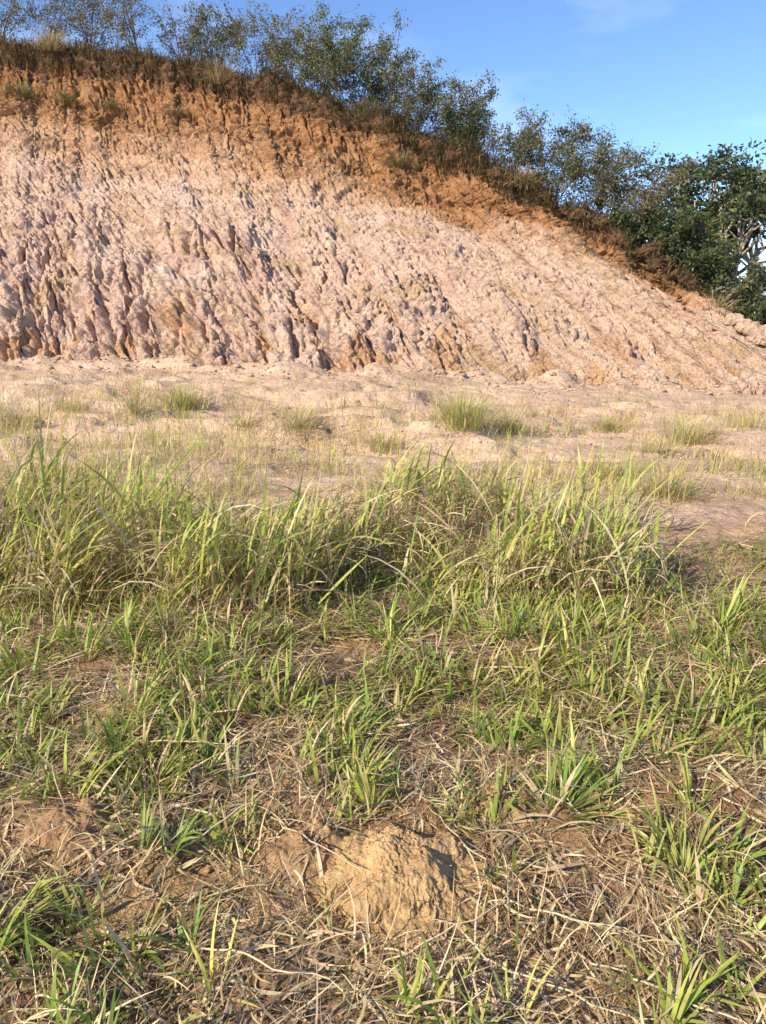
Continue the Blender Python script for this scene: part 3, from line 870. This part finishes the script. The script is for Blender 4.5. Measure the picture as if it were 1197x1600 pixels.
TUFTS = [  # px, py (foot), blades, size, spread, label
    (985, 1165, 26, 0.85, 1.0, 'dense dark green tuft fanning out flat, upper of the two big tufts on the right'),
    (1085, 1265, 24, 0.95, 0.8, 'large bright green tuft of upright broad blades near the right edge'),
    (1035, 1310, 7, 0.95, 0.6, 'few broad light green blades just below the large right tuft'),
    (400, 1105, 18, 0.75, 0.7, 'bushy green tuft beside the bare pinkish soil patch left of centre'),
    (170, 1150, 16, 0.7, 0.8, 'green tuft in the left straw, below the tall left grass'),
    (60, 1205, 14, 0.75, 0.7, 'yellow-green tuft hard by the left edge above the tan heap'),
    (545, 1185, 15, 0.75, 0.8, 'green tuft above the big ochre mound, left of its top'),
    (650, 1090, 18, 0.9, 0.6, 'upright yellow-green tuft in the middle of the short grass'),
    (105, 1010, 18, 1.0, 0.6, 'fresh green tuft at the foot of the tall left grass near the left edge'),
    (205, 1025, 16, 1.1, 0.5, 'upright fresh green tuft at the foot of the tall left grass'),
    (610, 1010, 16, 1.0, 0.6, 'bright green tuft in front of the middle grass stand'),
    (790, 1000, 18, 1.0, 0.8, 'dark green tuft below the right half of the middle grass stand'),
    (890, 1040, 14, 0.9, 0.8, 'mid green tuft in the short grass right of centre'),
    (1130, 990, 14, 1.0, 0.7, 'yellow-green tuft near the right edge below the bare gap'),
    (990, 975, 14, 1.0, 0.7, 'green tuft right below the shaded bare gap in the tall grass'),
    (360, 1320, 6, 0.8, 0.9, 'sparse low tuft with a yellow leaf, left of the ochre mound'),
    (165, 1475, 6, 0.75, 0.4, 'two-bladed pale green shoot near the lower left'),
    (60, 1540, 6, 0.7, 0.6, 'thin yellowish shoot in the bottom left corner'),
    (240, 1560, 8, 0.85, 0.45, 'bright green shoot of long blades at the bottom left'),
    (335, 1555, 8, 1.05, 0.55, 'long green blades leaning right at the bottom, left of centre'),
    (520, 1470, 7, 0.6, 0.8, 'small grey-green tuft at the lower left foot of the ochre mound'),
    (650, 1590, 9, 1.0, 0.4, 'tall light green blades standing at the bottom centre'),
    (800, 1600, 9, 1.0, 0.7, 'wide green blades at the bottom edge right of centre'),
    (1060, 1560, 7, 0.85, 0.7, 'pale green blades in the lower right corner area'),
    (1165, 1480, 9, 1.0, 0.6, 'tall yellow-green blades at the lower right edge'),
    (715, 1290, 9, 0.85, 0.6, 'slender yellow-green tuft growing at the right shoulder of the ochre mound'),
    (760, 1300, 6, 0.6, 0.8, 'short green sprout right of the ochre mound'),
    (745, 1450, 6, 0.65, 1.0, 'low green blades lying at the lower right foot of the ochre mound'),
    (870, 1230, 10, 0.75, 0.7, 'thin green tuft beside the reddish soil patch'),
    (955, 1440, 6, 0.75, 0.5, 'lone green shoot in the dry straw right of centre below'),
    (300, 1180, 12, 0.7, 0.8, 'low green tuft in the trampled straw on the left'),
    (1165, 1120, 12, 0.8, 0.8, 'yellow-green tuft at the right edge above the sandy heap'),
]
def tuft(i, px, py, n, size, spread, label):
    rng = np.random.default_rng(600 + i)
    c = ground_at(px, min(py, 1640)); c[2] = gz(c[0], c[1], False) - 0.006
    e = empty('grass_tuft', c)
    tag(e, label, 'grass tuft', 'single green tufts in the foreground')
    far = 0.55 + 0.2 * c[1]
    for k in range(n):
        out = rng.random() < 0.35 + 0.35 * spread
        me = (BL_OUT if out else BL_UP)[rng.integers(0, 8)]
        b = bpy.data.objects.new('blade', me)
        r = rng.uniform(0, 0.028) * (0.5 + spread)
        a = rng.uniform(0, 6.283)
        b.location = (r * math.cos(a), r * math.sin(a), 0)
        b.rotation_euler = (rng.normal(0, 0.12), rng.normal(0, 0.12) + 0.15 * (spread - 0.7), a + rng.normal(0, 0.5))
        s = size * far * rng.uniform(0.6, 1.15)
        b.scale = (s, s * rng.uniform(0.8, 1.2), s)
        link(b, e)
for i, tf in enumerate(TUFTS):
    tuft(i, *tf)

# long single dead straws that can be picked out in front
def straw_mesh(seed):
    rng = np.random.default_rng(seed); S = 10; t = np.linspace(0, 1, S + 1); L = rng.uniform(0.28, 0.5)
    y = np.cumsum(rng.normal(0, 0.012, S + 1)); z = 0.012 + 0.03 * np.sin(np.pi * t) * rng.random() + 0.03 * t * rng.random()
    x = t * L; r = 0.0026 * (1.2 - 0.6 * t)
    V = []
    for k in range(S + 1):
        for q in range(5):
            a = q * 2 * math.pi / 5
            V.append((x[k], y[k] + r[k] * math.cos(a), z[k] + r[k] * math.sin(a)))
    i = np.arange(S)[:, None] * 5 + np.arange(5)[None, :]; j = np.arange(S)[:, None] * 5 + (np.arange(5)[None, :] + 1) % 5
    Fc = np.stack([i, j, j + 5, i + 5], -1).reshape(-1, 4)
    c = STRAW_P * rng.uniform(0.8, 1.1)
    me = mesh_from('straw', np.array(V), Fc, np.tile(c, (len(V), 1)), True); me.materials.append(M_STRAW)
    return me
SM = [straw_mesh(s) for s in range(6)]
rng = np.random.default_rng(77)
STRAWS = [(330, 1190, 0.7, 'long dry straw in the trampled grass above left of the ochre mound'),
          (420, 1290, -0.8, 'dry straw lying down to the right towards the left heap of the mound'),
          (540, 1460, 0.5, 'dry straw crossing the lower left foot of the ochre mound'),
          (610, 1480, -0.5, 'dry straw lying just below the front of the ochre mound'),
          (250, 1380, 0.9, 'dry straw pointing up from the bare soil left of the mound'),
          (90, 1400, 0.8, 'long dry straw near the left edge below the tan heap'),
          (820, 1430, -0.5, 'dry straw in the litter right of the ochre mound'),
          (880, 1500, -0.7, 'dry straw slanting down through the lower right litter'),
          (930, 1330, 1.9, 'dry straw lying upwards below the two big right tufts'),
          (1010, 1180, 1.2, 'thin dry straw rising out of the dark green right tuft'),
          (700, 1510, -0.4, 'dry straw near the bottom, right below the mound'),
          (450, 1400, 1.2, 'dry straw leaning along the left flank of the ochre mound'),
          (980, 1540, -0.8, 'dry straw in the bottom right corner region of the litter'),
          (200, 1170, -0.3, 'dry straw lying across the green tuft in the left straw'),
          (760, 1390, 2.0, 'dry straw lying against the right flank of the ochre mound'),
          (1120, 1400, -1.0, 'dry straw by the right edge below the large bright green tuft'),
          (560, 1565, 0.6, 'dry straw near the bottom edge at the centre'),
          (300, 1480, -0.5, 'dry straw among the green shoots at the bottom left')]
for i, (px, py, az, lab) in enumerate(STRAWS):
    c = ground_at(px, py)
    b = bpy.data.objects.new('straw', SM[i % 6]); b.location = (c[0], c[1], gz(c[0], c[1], False) + 0.01)
    b.rotation_euler = (0, rng.uniform(-0.12, 0.02), az); link(b)
    tag(b, lab, 'straw', 'long dry straws in the foreground')

# ------------------------------------------------------------------ clumps on the silt flat and the bank
def clump(name, loc, seed, h, w, n, green, dry, label, cat='grass clump', group=None, width=0.006, droop=1.0, lean=(0, 0), tint=1.0):
    rng = np.random.default_rng(seed)
    e = empty(name, loc)
    tag(e, label, cat, group)
    def part(pn_, m, cols0, cols1, wd, mat, tmax, hh):
        if m < 8: return
        r = w * 0.30 * np.abs(rng.normal(0, 0.8, m)); a = rng.uniform(0, 6.28, m)
        pos = np.stack([r * np.cos(a), r * np.sin(a), -0.03 + 0 * r], -1)
        az = a + rng.normal(0, 0.7, m)
        c0 = pick(rng, m, cols0, [1] * len(cols0)) * tint; c1 = pick(rng, m, cols1, [1] * len(cols1)) * tint
        hp = Heap(); hp.add(blades(pos, az, hh * rng.uniform(0.35, 1.1, m) * (1.1 - 0.55 * np.clip(r / w, 0, 1)), wd * rng.uniform(0.7, 1.3, m), rng.uniform(0, tmax, m), rng.uniform(0.1, 1.3, m) * droop, c0, c1, 4, rng.uniform(-0.3, 0.3, m), rng.uniform(-0.6, 0.6, m)))
        tag(add(pn_, hp.mesh(pn_), mat, e), kind='stuff')
    part('green_blades', int(n * green), [G_MID, G_LIME, G_YEL], [G_LIME, G_YEL, STRAW_P], width, M_GRASS, 0.75, h)
    part('dry_blades', int(n * dry), [STRAW, STRAW_D], [STRAW, STRAW_P], width * 0.8, M_STRAW, 0.75, h * 0.9)
    e.rotation_euler = (lean[0], lean[1], 0)
    return e
FLATS = [  # px, foot py, height m, width m, n, green, dry, label
    (285, 640, 0.55, 0.62, 420, 0.75, 0.25, 'bright green grass clump on the pale silt left of centre'),
    (212, 650, 0.85, 0.5, 130, 0.25, 0.75, 'tall thin tan stalks just left of the bright green clump'),
    (385, 668, 0.34, 0.75, 200, 0.25, 0.6, 'low dark weedy clump at a washed-out step left of centre'),
    (468, 668, 0.45, 1.0, 260, 0.4, 0.6, 'pale loose grass clump on the silt below the middle of the bank'),
    (722, 668, 0.62, 1.0, 620, 0.65, 0.35, 'big pale green bushy clump on the silt right of centre'),
    (795, 670, 0.38, 0.7, 260, 0.35, 0.65, 'drier olive clump touching the big pale green clump'),
    (830, 650, 0.25, 0.12, 40, 0.2, 0.8, 'tiny dry brown stub behind the big pale green clump'),
    (950, 668, 0.30, 0.9, 260, 0.55, 0.45, 'low green clump on the silt between the two big clumps'),
    (1075, 690, 0.60, 0.95, 420, 0.40, 0.6, 'large wiry olive clump on the silt near the right edge'),
    (1020, 705, 0.30, 0.9, 240, 0.4, 0.6, 'low straw-green clump at the foot of the wiry right clump'),
    (1165, 668, 0.42, 0.25, 60, 0.5, 0.5, 'small upright sprig at the right edge of the silt'),
    (583, 598, 0.38, 0.3, 60, 0.15, 0.85, 'tiny brown tuft at the foot of the bank in the middle'),
    (1040, 775, 0.42, 0.75, 300, 0.45, 0.55, 'tan-green clump behind the bare gap on the right'),
    (960, 745, 0.40, 0.7, 240, 0.5, 0.5, 'sparse grass clump behind the right end of the middle stand'),
    (30, 660, 0.42, 0.7, 160, 0.4, 0.6, 'thin weedy clump on the silt at the left edge'),
    (120, 640, 0.36, 0.8, 130, 0.4, 0.6, 'scattered thin weeds on the silt near the left edge'),
    (880, 655, 0.55, 0.12, 14, 0.3, 0.7, 'lone thin upright stem on the silt right of the big clump'),
    (600, 700, 0.40, 0.8, 200, 0.4, 0.6, 'faint pale grass clump in the middle of the silt flat'),
]
for i, (px, py, h_, w_, n_, gr, dr, lab) in enumerate(FLATS):
    c = ground_at(px, py)
    clump('grass_clump', c, 700 + i, h_, w_, int(n_ * 1.5), gr, dr, lab, 'grass clump', 'grass clumps on the silt flat', 0.007)

def sparse_weeds():
    rng = np.random.default_rng(61); h = Heap(); n = 6500
    y = 6 + 8.5 * rng.random(n) ** 1.3; x = rng.uniform(-1, 1, n) * (0.5 + 0.6 * y)
    keep = rng.random(n) < sstep(0.0, 0.35, fbm(x / 1.6, y / 0.9, 161, 3) + 0.15 * (1 - sstep(6, 9, y)) + 0.2 * (1 - sstep(-4, 0, x)) + 0.12 * sstep(8, 9, y) * (1 - sstep(11, 13, y))); x, y = x[keep], y[keep]; n = len(x)
    for rep in range(5):
        pos = on_ground(x + rng.normal(0, 0.05, n), y + rng.normal(0, 0.05, n))
        c0 = pick(rng, n, [STRAW, G_YEL, G_LIME, STRAW_D], [3, 2, 2, 1])
        h.add(blades(pos, rng.uniform(0, 6.28, n), rng.uniform(0.08, 0.34, n), rng.uniform(0.004, 0.008, n), rng.uniform(0, 0.9, n), rng.uniform(0, 1.2, n), c0, c0 * 1.1, 3))
    o = add('sparse_weeds', h.mesh('sparse_weeds'), M_GRASS)
    tag(o, 'sparse thin weeds dotted over the pale silt flat', 'weeds', kind='stuff')
sparse_weeds()

# ------------------------------------------------------------------ turf fringe along the crest
def fringe():
    rng = np.random.default_rng(71); h = Heap(); n = 20000
    k = rng.integers(20, NU - 5, n)
    p = lip[k].copy()
    d = rng.normal(0.1, 0.4, n)
    p[:, :2] += back[None, :] * np.maximum(d, -0.15)[:, None]
    p[:, 2] += np.where(d < 0, -0.75, 0.0) * rng.random(n) + 0.03
    patch = fbm(S[k] / 1.3, 0 * S[k], 171, 3)
    L = rng.uniform(0.2, 0.62, n) * (1 + 1.1 * np.clip(patch, -0.5, 0.6)) * (1 - 0.35 * sstep(750, 950, knots_u[k]))
    az = np.where(rng.random(n) < 0.55, rng.normal(-1.25, 0.7, n), rng.uniform(0, 6.28, n))
    c0 = pick(rng, n, [np.array([0.085, 0.062, 0.035]), np.array([0.14, 0.095, 0.05]), STRAW * 0.5, np.array([0.07, 0.07, 0.03])], [4, 3, 2, 2])
    c1 = pick(rng, n, [np.array([0.14, 0.105, 0.055]), STRAW * 0.75, np.array([0.085, 0.09, 0.035])], [3, 2, 2])
    h.add(blades(p, az, L, rng.uniform(0.012, 0.03, n), rng.uniform(0, 0.6, n), rng.uniform(0.4, 2.3, n), c0, c1, 3, rng.uniform(-0.4, 0.4, n), rng.uniform(-0.8, 0.8, n)))
    o = add('crest_grass', h.mesh('crest_grass'), M_STRAW)
    tag(o, 'dry olive grass fringe hanging over the top edge of the cutting', 'grass', kind='stuff')
fringe()

CLIFF = [(75, 62, 1.0, 1.3, 420, 0.35, 0.65, 'tan bushy clump on the crest at the upper left'),
         (345, 128, 1.0, 1.0, 320, 0.25, 0.75, 'pale hanging straw clump below the crest, left part'),
         (35, 150, 0.7, 1.6, 420, 0.6, 0.4, 'dark green scrub patch on the red soil at the upper left'),
         (105, 158, 0.6, 1.2, 300, 0.5, 0.5, 'small olive scrub patch right of the dark upper left one'),
         (175, 168, 0.5, 1.0, 200, 0.4, 0.6, 'thin dry scrub on the ledge of red soil, upper left'),
         (622, 258, 0.6, 1.3, 380, 0.5, 0.5, 'olive scrub tuft on the red soil below the middle trees'),
         (275, 178, 0.5, 0.9, 160, 0.3, 0.7, 'dry thin tuft on the red ledge left of the middle'),
         (812, 288, 1.0, 1.0, 300, 0.3, 0.7, 'pale straw clump hanging on the crest right of the gap in the trees'),
         (575, 185, 0.8, 1.1, 240, 0.25, 0.75, 'brown straw clump on the crest under the middle trees'),
         (1115, 480, 0.7, 1.0, 240, 0.4, 0.6, 'tan clump on the crest slope under the right dark shrubs')]
for i, (px, py, h_, w_, n_, gr, dr, lab) in enumerate(CLIFF):
    p, nr = bank_at(px, py)
    clump('scrub_clump', p - nr * 0.05, 760 + i, h_, w_, n_, gr, dr, lab, 'scrub', 'scrub clumps on the bank', 0.022, 1.2, (0.25, 0.1), tint=np.array([0.42, 0.40, 0.45]) if i not in (0, 1, 7, 9) else np.array([0.85, 0.80, 0.85]))

# ------------------------------------------------------------------ trees
def tubes(lines, sides=5):
    Vs = []; Fs = []; n = 0
    for pts, rad_ in lines:
        pts = np.asarray(pts); m = len(pts)
        tg = np.gradient(pts, axis=0); tg /= np.linalg.norm(tg, axis=1, keepdims=True) + 1e-9
        ref = np.array([0.31, 0.17, 0.93]) if abs(tg[0, 2]) < 0.9 else np.array([1.0, 0.2, 0.1])
        a = np.cross(tg, ref); a /= np.linalg.norm(a, axis=1, keepdims=True) + 1e-9
        b = np.cross(tg, a)
        q = np.arange(sides) * 2 * np.pi / sides
        V = pts[:, None, :] + np.asarray(rad_)[:, None, None] * (a[:, None, :] * np.cos(q)[None, :, None] + b[:, None, :] * np.sin(q)[None, :, None])
        i = np.arange(m - 1)[:, None] * sides + np.arange(sides)[None, :]; j = np.arange(m - 1)[:, None] * sides + (np.arange(sides)[None, :] + 1) % sides
        Vs.append(V.reshape(-1, 3)); Fs.append(np.stack([i, j, j + sides, i + sides], -1).reshape(-1, 4) + n); n += m * sides
    return np.concatenate(Vs), np.concatenate(Fs)

def leaves(rng, pts, size, cols, wts, droop=0.3, asp=0.45):
    n = len(pts)
    az = rng.uniform(0, 6.28, n); el = rng.normal(-droop, 0.6, n)
    d = np.stack([np.cos(az) * np.cos(el), np.sin(az) * np.cos(el), np.sin(el)], -1)
    r = rng.normal(0, 1, (n, 3)); s = np.cross(d, r); s /= np.linalg.norm(s, axis=1, keepdims=True) + 1e-9
    nn = np.cross(d, s)
    L = size * rng.uniform(0.6, 1.35, n)[:, None]; W = L * asp
    V = np.stack([pts, pts + d * L * 0.5 + s * W * 0.5 + nn * W * 0.15, pts + d * L, pts + d * L * 0.5 - s * W * 0.5 + nn * W * 0.15], 1)
    Fc = np.arange(4 * n).reshape(-1, 4)
    c = pick(rng, n, cols, wts)
    return V.reshape(-1, 3), Fc, np.repeat(c, 4, 0)

T_OL = np.array([0.135, 0.14, 0.06]); T_DK = np.array([0.045, 0.07, 0.032]); T_GR = np.array([0.09, 0.125, 0.042]); T_YE = np.array([0.20, 0.18, 0.06]); T_BR = np.array([0.20, 0.135, 0.075]); T_GY = np.array([0.19, 0.185, 0.13])
STY = {'sparse': ([T_OL, T_GY, T_BR, T_YE], [3, 3, 2.0, 1.2]), 'mid': ([T_OL, T_GR, T_GY, T_YE, T_DK], [3, 2.0, 3, 1.2, 1.0]), 'dark': ([T_DK, T_GR, T_OL], [4, 3, 1.5]), 'lime': ([T_GR, T_YE, np.array([0.16, 0.19, 0.05])], [2, 1.5, 2])}

def ridge_tree(name, loc, seed, h, w, stems, nleaf, style, label, clear=0.3, lsize=0.11, cat='tree', group='trees along the crest of the cutting', lean=0.0):
    rng = np.random.default_rng(seed)
    e = empty(name, loc); tag(e, label, cat, group)
    lines = []; tips = []
    for s in range(stems):
        a = rng.uniform(0, 6.28) if stems > 1 else 0
        r0 = rng.uniform(0.02, 0.15) * (stems > 1) * min(1, w / 2)
        rr = rng.uniform(0.1, 0.42) * w * (stems > 1)
        hh = h * rng.uniform(0.68, 0.96)
        t = np.linspace(0, 1, 7)
        sx = r0 * math.cos(a) + rr * math.cos(a) * t ** 1.4 + lean * h * t ** 1.5 + np.cumsum(rng.normal(0, 0.02 * h / 3, 7)) * t
        sy = r0 * math.sin(a) + rr * math.sin(a) * t ** 1.4 + np.cumsum(rng.normal(0, 0.02 * h / 3, 7)) * t
        sz = -0.15 + (hh + 0.15) * t
        pts = np.stack([sx, sy, sz], -1)
        rad0 = (0.012 + 0.007 * h) * rng.uniform(0.7, 1.1)
        lines.append((pts, rad0 * (1.05 - 0.85 * t)))
        nb = int(rng.integers(6, 10))
        for b in range(nb):
            f = clear + (1 - clear) * (b + rng.random()) / nb
            i0 = min(int(f * 6), 5); q = pts[i0] + (pts[i0 + 1] - pts[i0]) * (f * 6 - i0)
            ba = rng.uniform(0, 6.28) if stems == 1 else a + rng.normal(0, 1.3)
            bl = w * rng.uniform(0.16, 0.40) * (1.15 - 0.5 * f)
            el = rng.uniform(0.25, 1.0)
            tt = np.linspace(0, 1, 4)
            bp = q + np.stack([np.cos(ba) * math.cos(el) * bl * tt, np.sin(ba) * math.cos(el) * bl * tt, (math.sin(el) * tt - 0.15 * tt ** 2) * bl], -1) + rng.normal(0, 0.015, (4, 3)) * tt[:, None]
            lines.append((bp, rad0 * 0.42 * (1.1 - 0.8 * tt)))
            for tw in range(6):
                g = bp[rng.integers(1, 4)]; dv = rng.normal(0, 1, 3); dv[2] = abs(dv[2]) * 0.7; dv /= np.linalg.norm(dv)
                tl = bl * rng.uniform(0.25, 0.55)
                ep = g + dv * tl
                lines.append((np.stack([g, (g + ep) / 2 + rng.normal(0, 0.01, 3), ep]), rad0 * np.array([0.2, 0.14, 0.08])))
                tips.append((g, ep))
            tips.append((bp[1], bp[3]))
        tips.append((pts[4], pts[6]))
    V, Fc = tubes(lines, 3)
    add('trunk', mesh_from('trunk', V, Fc, None, True), M_BARK, e)
    wt = rng.gamma(0.9, 1, len(tips)) + 0.05; k = rng.choice(len(tips), nleaf, p=wt / wt.sum()); A = np.array([x[0] for x in tips]); B = np.array([x[1] for x in tips])
    f = rng.random(nleaf)[:, None] ** 0.6
    pt = A[k] + (B[k] - A[k]) * f * 1.08 + rng.normal(0, 0.045 + 0.012 * h, (nleaf, 3))
    pt[:, 2] = np.maximum(pt[:, 2], 0.1)
    v = leaves(rng, pt, lsize, *STY[style])
    add('crown', mesh_from('crown', v[0], v[1], v[2], False), M_LEAF, e)
    return e

TREES = [  # px, back distance, top py, width px, stems, leaves, style, clear, label
    (-40, 1.2, -60, 120, 5, 700, 'sparse', 0.2, 'sparse grey-green tree cut by the left edge on the crest'),
    (45, 1.0, -35, 100, 4, 600, 'sparse', 0.25, 'wispy tree on the crest at the upper left corner'),
    (112, 1.0, -40, 95, 4, 620, 'sparse', 0.25, 'thin dark-stemmed tree on the crest, second from the left corner'),
    (197, 0.8, -45, 95, 5, 520, 'sparse', 0.2, 'tallest feathery tree with see-through crown at the upper left'),
    (250, 1.6, 20, 80, 3, 320, 'sparse', 0.25, 'small half-bare tree right of the feathery one'),
    (312, 1.0, 14, 120, 5, 1050, 'mid', 0.25, 'leafy tree with browned tips left of the middle tree group'),
    (380, 1.2, 12, 100, 4, 800, 'sparse', 0.25, 'greyish open tree between the browned tree and the middle group'),
    (432, 1.6, 30, 80, 4, 650, 'sparse', 0.25, 'slim pale tree at the left end of the middle tree group'),
    (482, 0.9, 22, 120, 6, 1500, 'lime', 0.22, 'greenest yellow-green tree of the middle tree group'),
    (538, 1.0, 30, 125, 6, 1500, 'mid', 0.30, 'tall full tree in the middle of the crest'),
    (588, 1.3, 58, 100, 5, 1000, 'mid', 0.30, 'grey-green tree on the right flank of the middle tree group'),
    (640, 1.0, 100, 90, 5, 760, 'mid', 0.25, 'thin bushy tree right of the middle tree group'),
    (692, 1.0, 108, 110, 6, 1300, 'mid', 0.20, 'spreading tree leaning right before the gap in the trees'),
    (728, 0.5, 165, 70, 6, 1200, 'dark', 0.08, 'dark round bush at the crest just before the gap'),
    (792, 0.8, 182, 85, 6, 800, 'mid', 0.10, 'blue-green bush just right of the gap in the trees'),
    (862, 0.8, 190, 130, 7, 1600, 'mid', 0.15, 'wide leafy tree on the descending right part of the crest'),
    (925, 0.8, 218, 120, 7, 1500, 'mid', 0.15, 'full tree following the wide one down the right crest'),
    (978, 0.9, 252, 110, 6, 1100, 'sparse', 0.15, 'tree with yellowed leaning tips over the right crest'),
]
for i, (px, bkd, top_y, wpx, st, nl, sty, clr, lab) in enumerate(TREES):
    p = crest_at(px, bkd)
    bx_, by_, d = project(p)
    h_ = (by_ - top_y) / F * d * (0.80 if 420 < px < 720 else 0.84)
    ridge_tree('tree', p, 800 + i, h_, wpx / F * d * 1.55, st + 2, int(nl * 5.0), sty, lab, clr * 0.75, 0.085, lean=0.05)
SHRUBS = [(1000, 0.8, 330, 90, 6, 1500, 'dark', 'dark shrub at the start of the dense right thicket'),
          (1045, 1.0, 345, 110, 7, 2200, 'dark', 'dense dark shrub in the middle of the right thicket'),
          (1085, 1.6, 345, 80, 6, 1700, 'lime', 'yellow-green topped shrub in the right thicket'),
          (1105, 0.8, 392, 110, 7, 2200, 'dark', 'broad dark shrub hanging over the right crest'),
          (1150, 0.9, 420, 110, 7, 2200, 'mid', 'layered green shrub near the right edge of the crest'),
          (1205, 0.9, 468, 110, 7, 2000, 'dark', 'dark shrub cut by the right edge of the photo'),
          (1260, 1.2, 430, 130, 7, 1500, 'mid', 'green shrub just beyond the right edge')]
SHRUBS = SHRUBS[:-1] + [(1128, 5.0, 400, 90, 6, 1700, 'dark', 'dark shrub deep in the thicket under the large tree'),
          (1185, 5.5, 425, 110, 7, 2000, 'dark', 'dark shrub behind the layered green one at the right edge'),
          (1172, 0.5, 490, 90, 6, 1500, 'mid', 'low olive shrub on the crest at the right edge')]
for i, (px, bkd, top_y, wpx, st, nl, sty, lab) in enumerate(SHRUBS):
    p = crest_at(px, bkd); bx_, by_, d = project(p)
    ridge_tree('shrub', p, 850 + i, (by_ - top_y) / F * d * 1.05, wpx / F * d * 1.15, st, int(nl * 1.5), sty, lab, 0.05, 0.13, 'shrub', 'thicket on the right crest')

def big_tree(loc, seed, h, R, label, nclump=26, nl=700, trunk_h=0.35, tilt=(0, 0)):
    """spreading tree with flat layered foliage pads on pale forking limbs"""
    rng = np.random.default_rng(seed)
    e = empty('large_tree', loc); tag(e, label, 'tree', 'large spreading trees behind the right crest')
    lines = []; pads = []
    fork = np.array([tilt[0] * h, tilt[1] * h, h * trunk_h])
    t = np.linspace(0, 1, 5)[:, None]
    lines.append((np.array([0, 0, -0.5]) * (1 - t) + fork * t + rng.normal(0, 0.08, (5, 3)) * t * (1 - t) * 4, 0.03 * h * (1.1 - 0.35 * t[:, 0])))
    limbs = []
    for m_ in range(7):
        a = m_ * 0.9 + rng.normal(0, 0.15); rr = R * rng.uniform(0.28, 0.5)
        le = np.array([fork[0] + rr * math.cos(a), fork[1] + rr * math.sin(a), h * rng.uniform(0.62, 0.74)])
        tt = np.linspace(0, 1, 8)[:, None]
        mid_ = fork + (le - fork) * np.array([0.65, 0.65, 0.4]) + rng.normal(0, 0.03 * h, 3)
        pts = fork * (1 - tt) ** 2 + 2 * mid_ * tt * (1 - tt) + le * tt ** 2 + rng.normal(0, 0.014 * h, (8, 3)) * tt * (1 - tt) * 4
        lines.append((pts, 0.016 * h * (1.1 - 0.6 * tt[:, 0]))); limbs.append(pts)
    for k in range(nclump):
        a = k * 2.39996 + rng.normal(0, 0.25); r = R * math.sqrt((k + 0.6) / nclump) * 0.95
        zt = h * (0.95 - 0.26 * (r / R) ** 2.0) + rng.normal(0, 0.035) * h
        c = np.array([fork[0] + r * math.cos(a), fork[1] + r * math.sin(a), zt])
        pads.append((c, R * rng.uniform(0.15, 0.30)))
        L_ = min(limbs, key=lambda q: np.linalg.norm(q[-1, :2] - c[:2])); s0 = L_[rng.integers(5, 8)]
        tt = np.linspace(0, 1, 5)[:, None]
        pts = s0 * (1 - tt) + c * tt + rng.normal(0, 0.02 * h, (5, 3)) * tt * (1 - tt) * 4
        lines.append((pts, 0.0055 * h * (1.1 - 0.8 * tt[:, 0])))
        for q in range(3):
            s1 = pts[rng.integers(2, 5)]; ee = c + rng.normal(0, 0.5, 3) * pads[-1][1] * np.array([1.4, 1.4, 0.4])
            lines.append((np.stack([s1, (s1 + ee) / 2 + rng.normal(0, 0.012 * h, 3), ee]), 0.0028 * h * np.array([1, 0.7, 0.3])))
    V, Fc = tubes(lines, 6); add('trunk', mesh_from('trunk', V, Fc, None, True), M_PALE, e)
    P_ = []
    for c, r in pads:
        n = int(nl * rng.uniform(0.7, 1.3))
        sub = rng.normal(0, 0.55, (9, 3)) * np.array([1, 1, 0.5]) * r * 1.2
        g = sub[rng.integers(0, 9, n)] + rng.normal(0, 0.26, (n, 3)) * np.array([1, 1, 0.42]) * r
        P_.append(c + g)
    P_ = np.concatenate(P_)
    v = leaves(rng, P_, 0.22, [T_DK, np.array([0.065, 0.085, 0.035]), T_GR, T_OL], [3.5, 3, 2, 1.5], 0.15, 0.5)
    add('crown', mesh_from('crown', v[0], v[1], v[2], False), M_LEAF, e)

def place_big(px, top_y, Y, base_z, seed, R, label, **k):
    p = at_depth(px, top_y, Y); b = np.array([p[0], p[1], base_z])
    big_tree(b, seed, p[2] - base_z, R, label, **k)
place_big(1125, 250, 36, -3.5, 901, 5.2, 'large umbrella-crowned tree with pale forked limbs behind the right thicket', nclump=30, nl=460)
place_big(1240, 262, 39, -3.8, 902, 4.6, 'second large dark tree behind, cut by the right edge of the photo', nclump=26, nl=460)
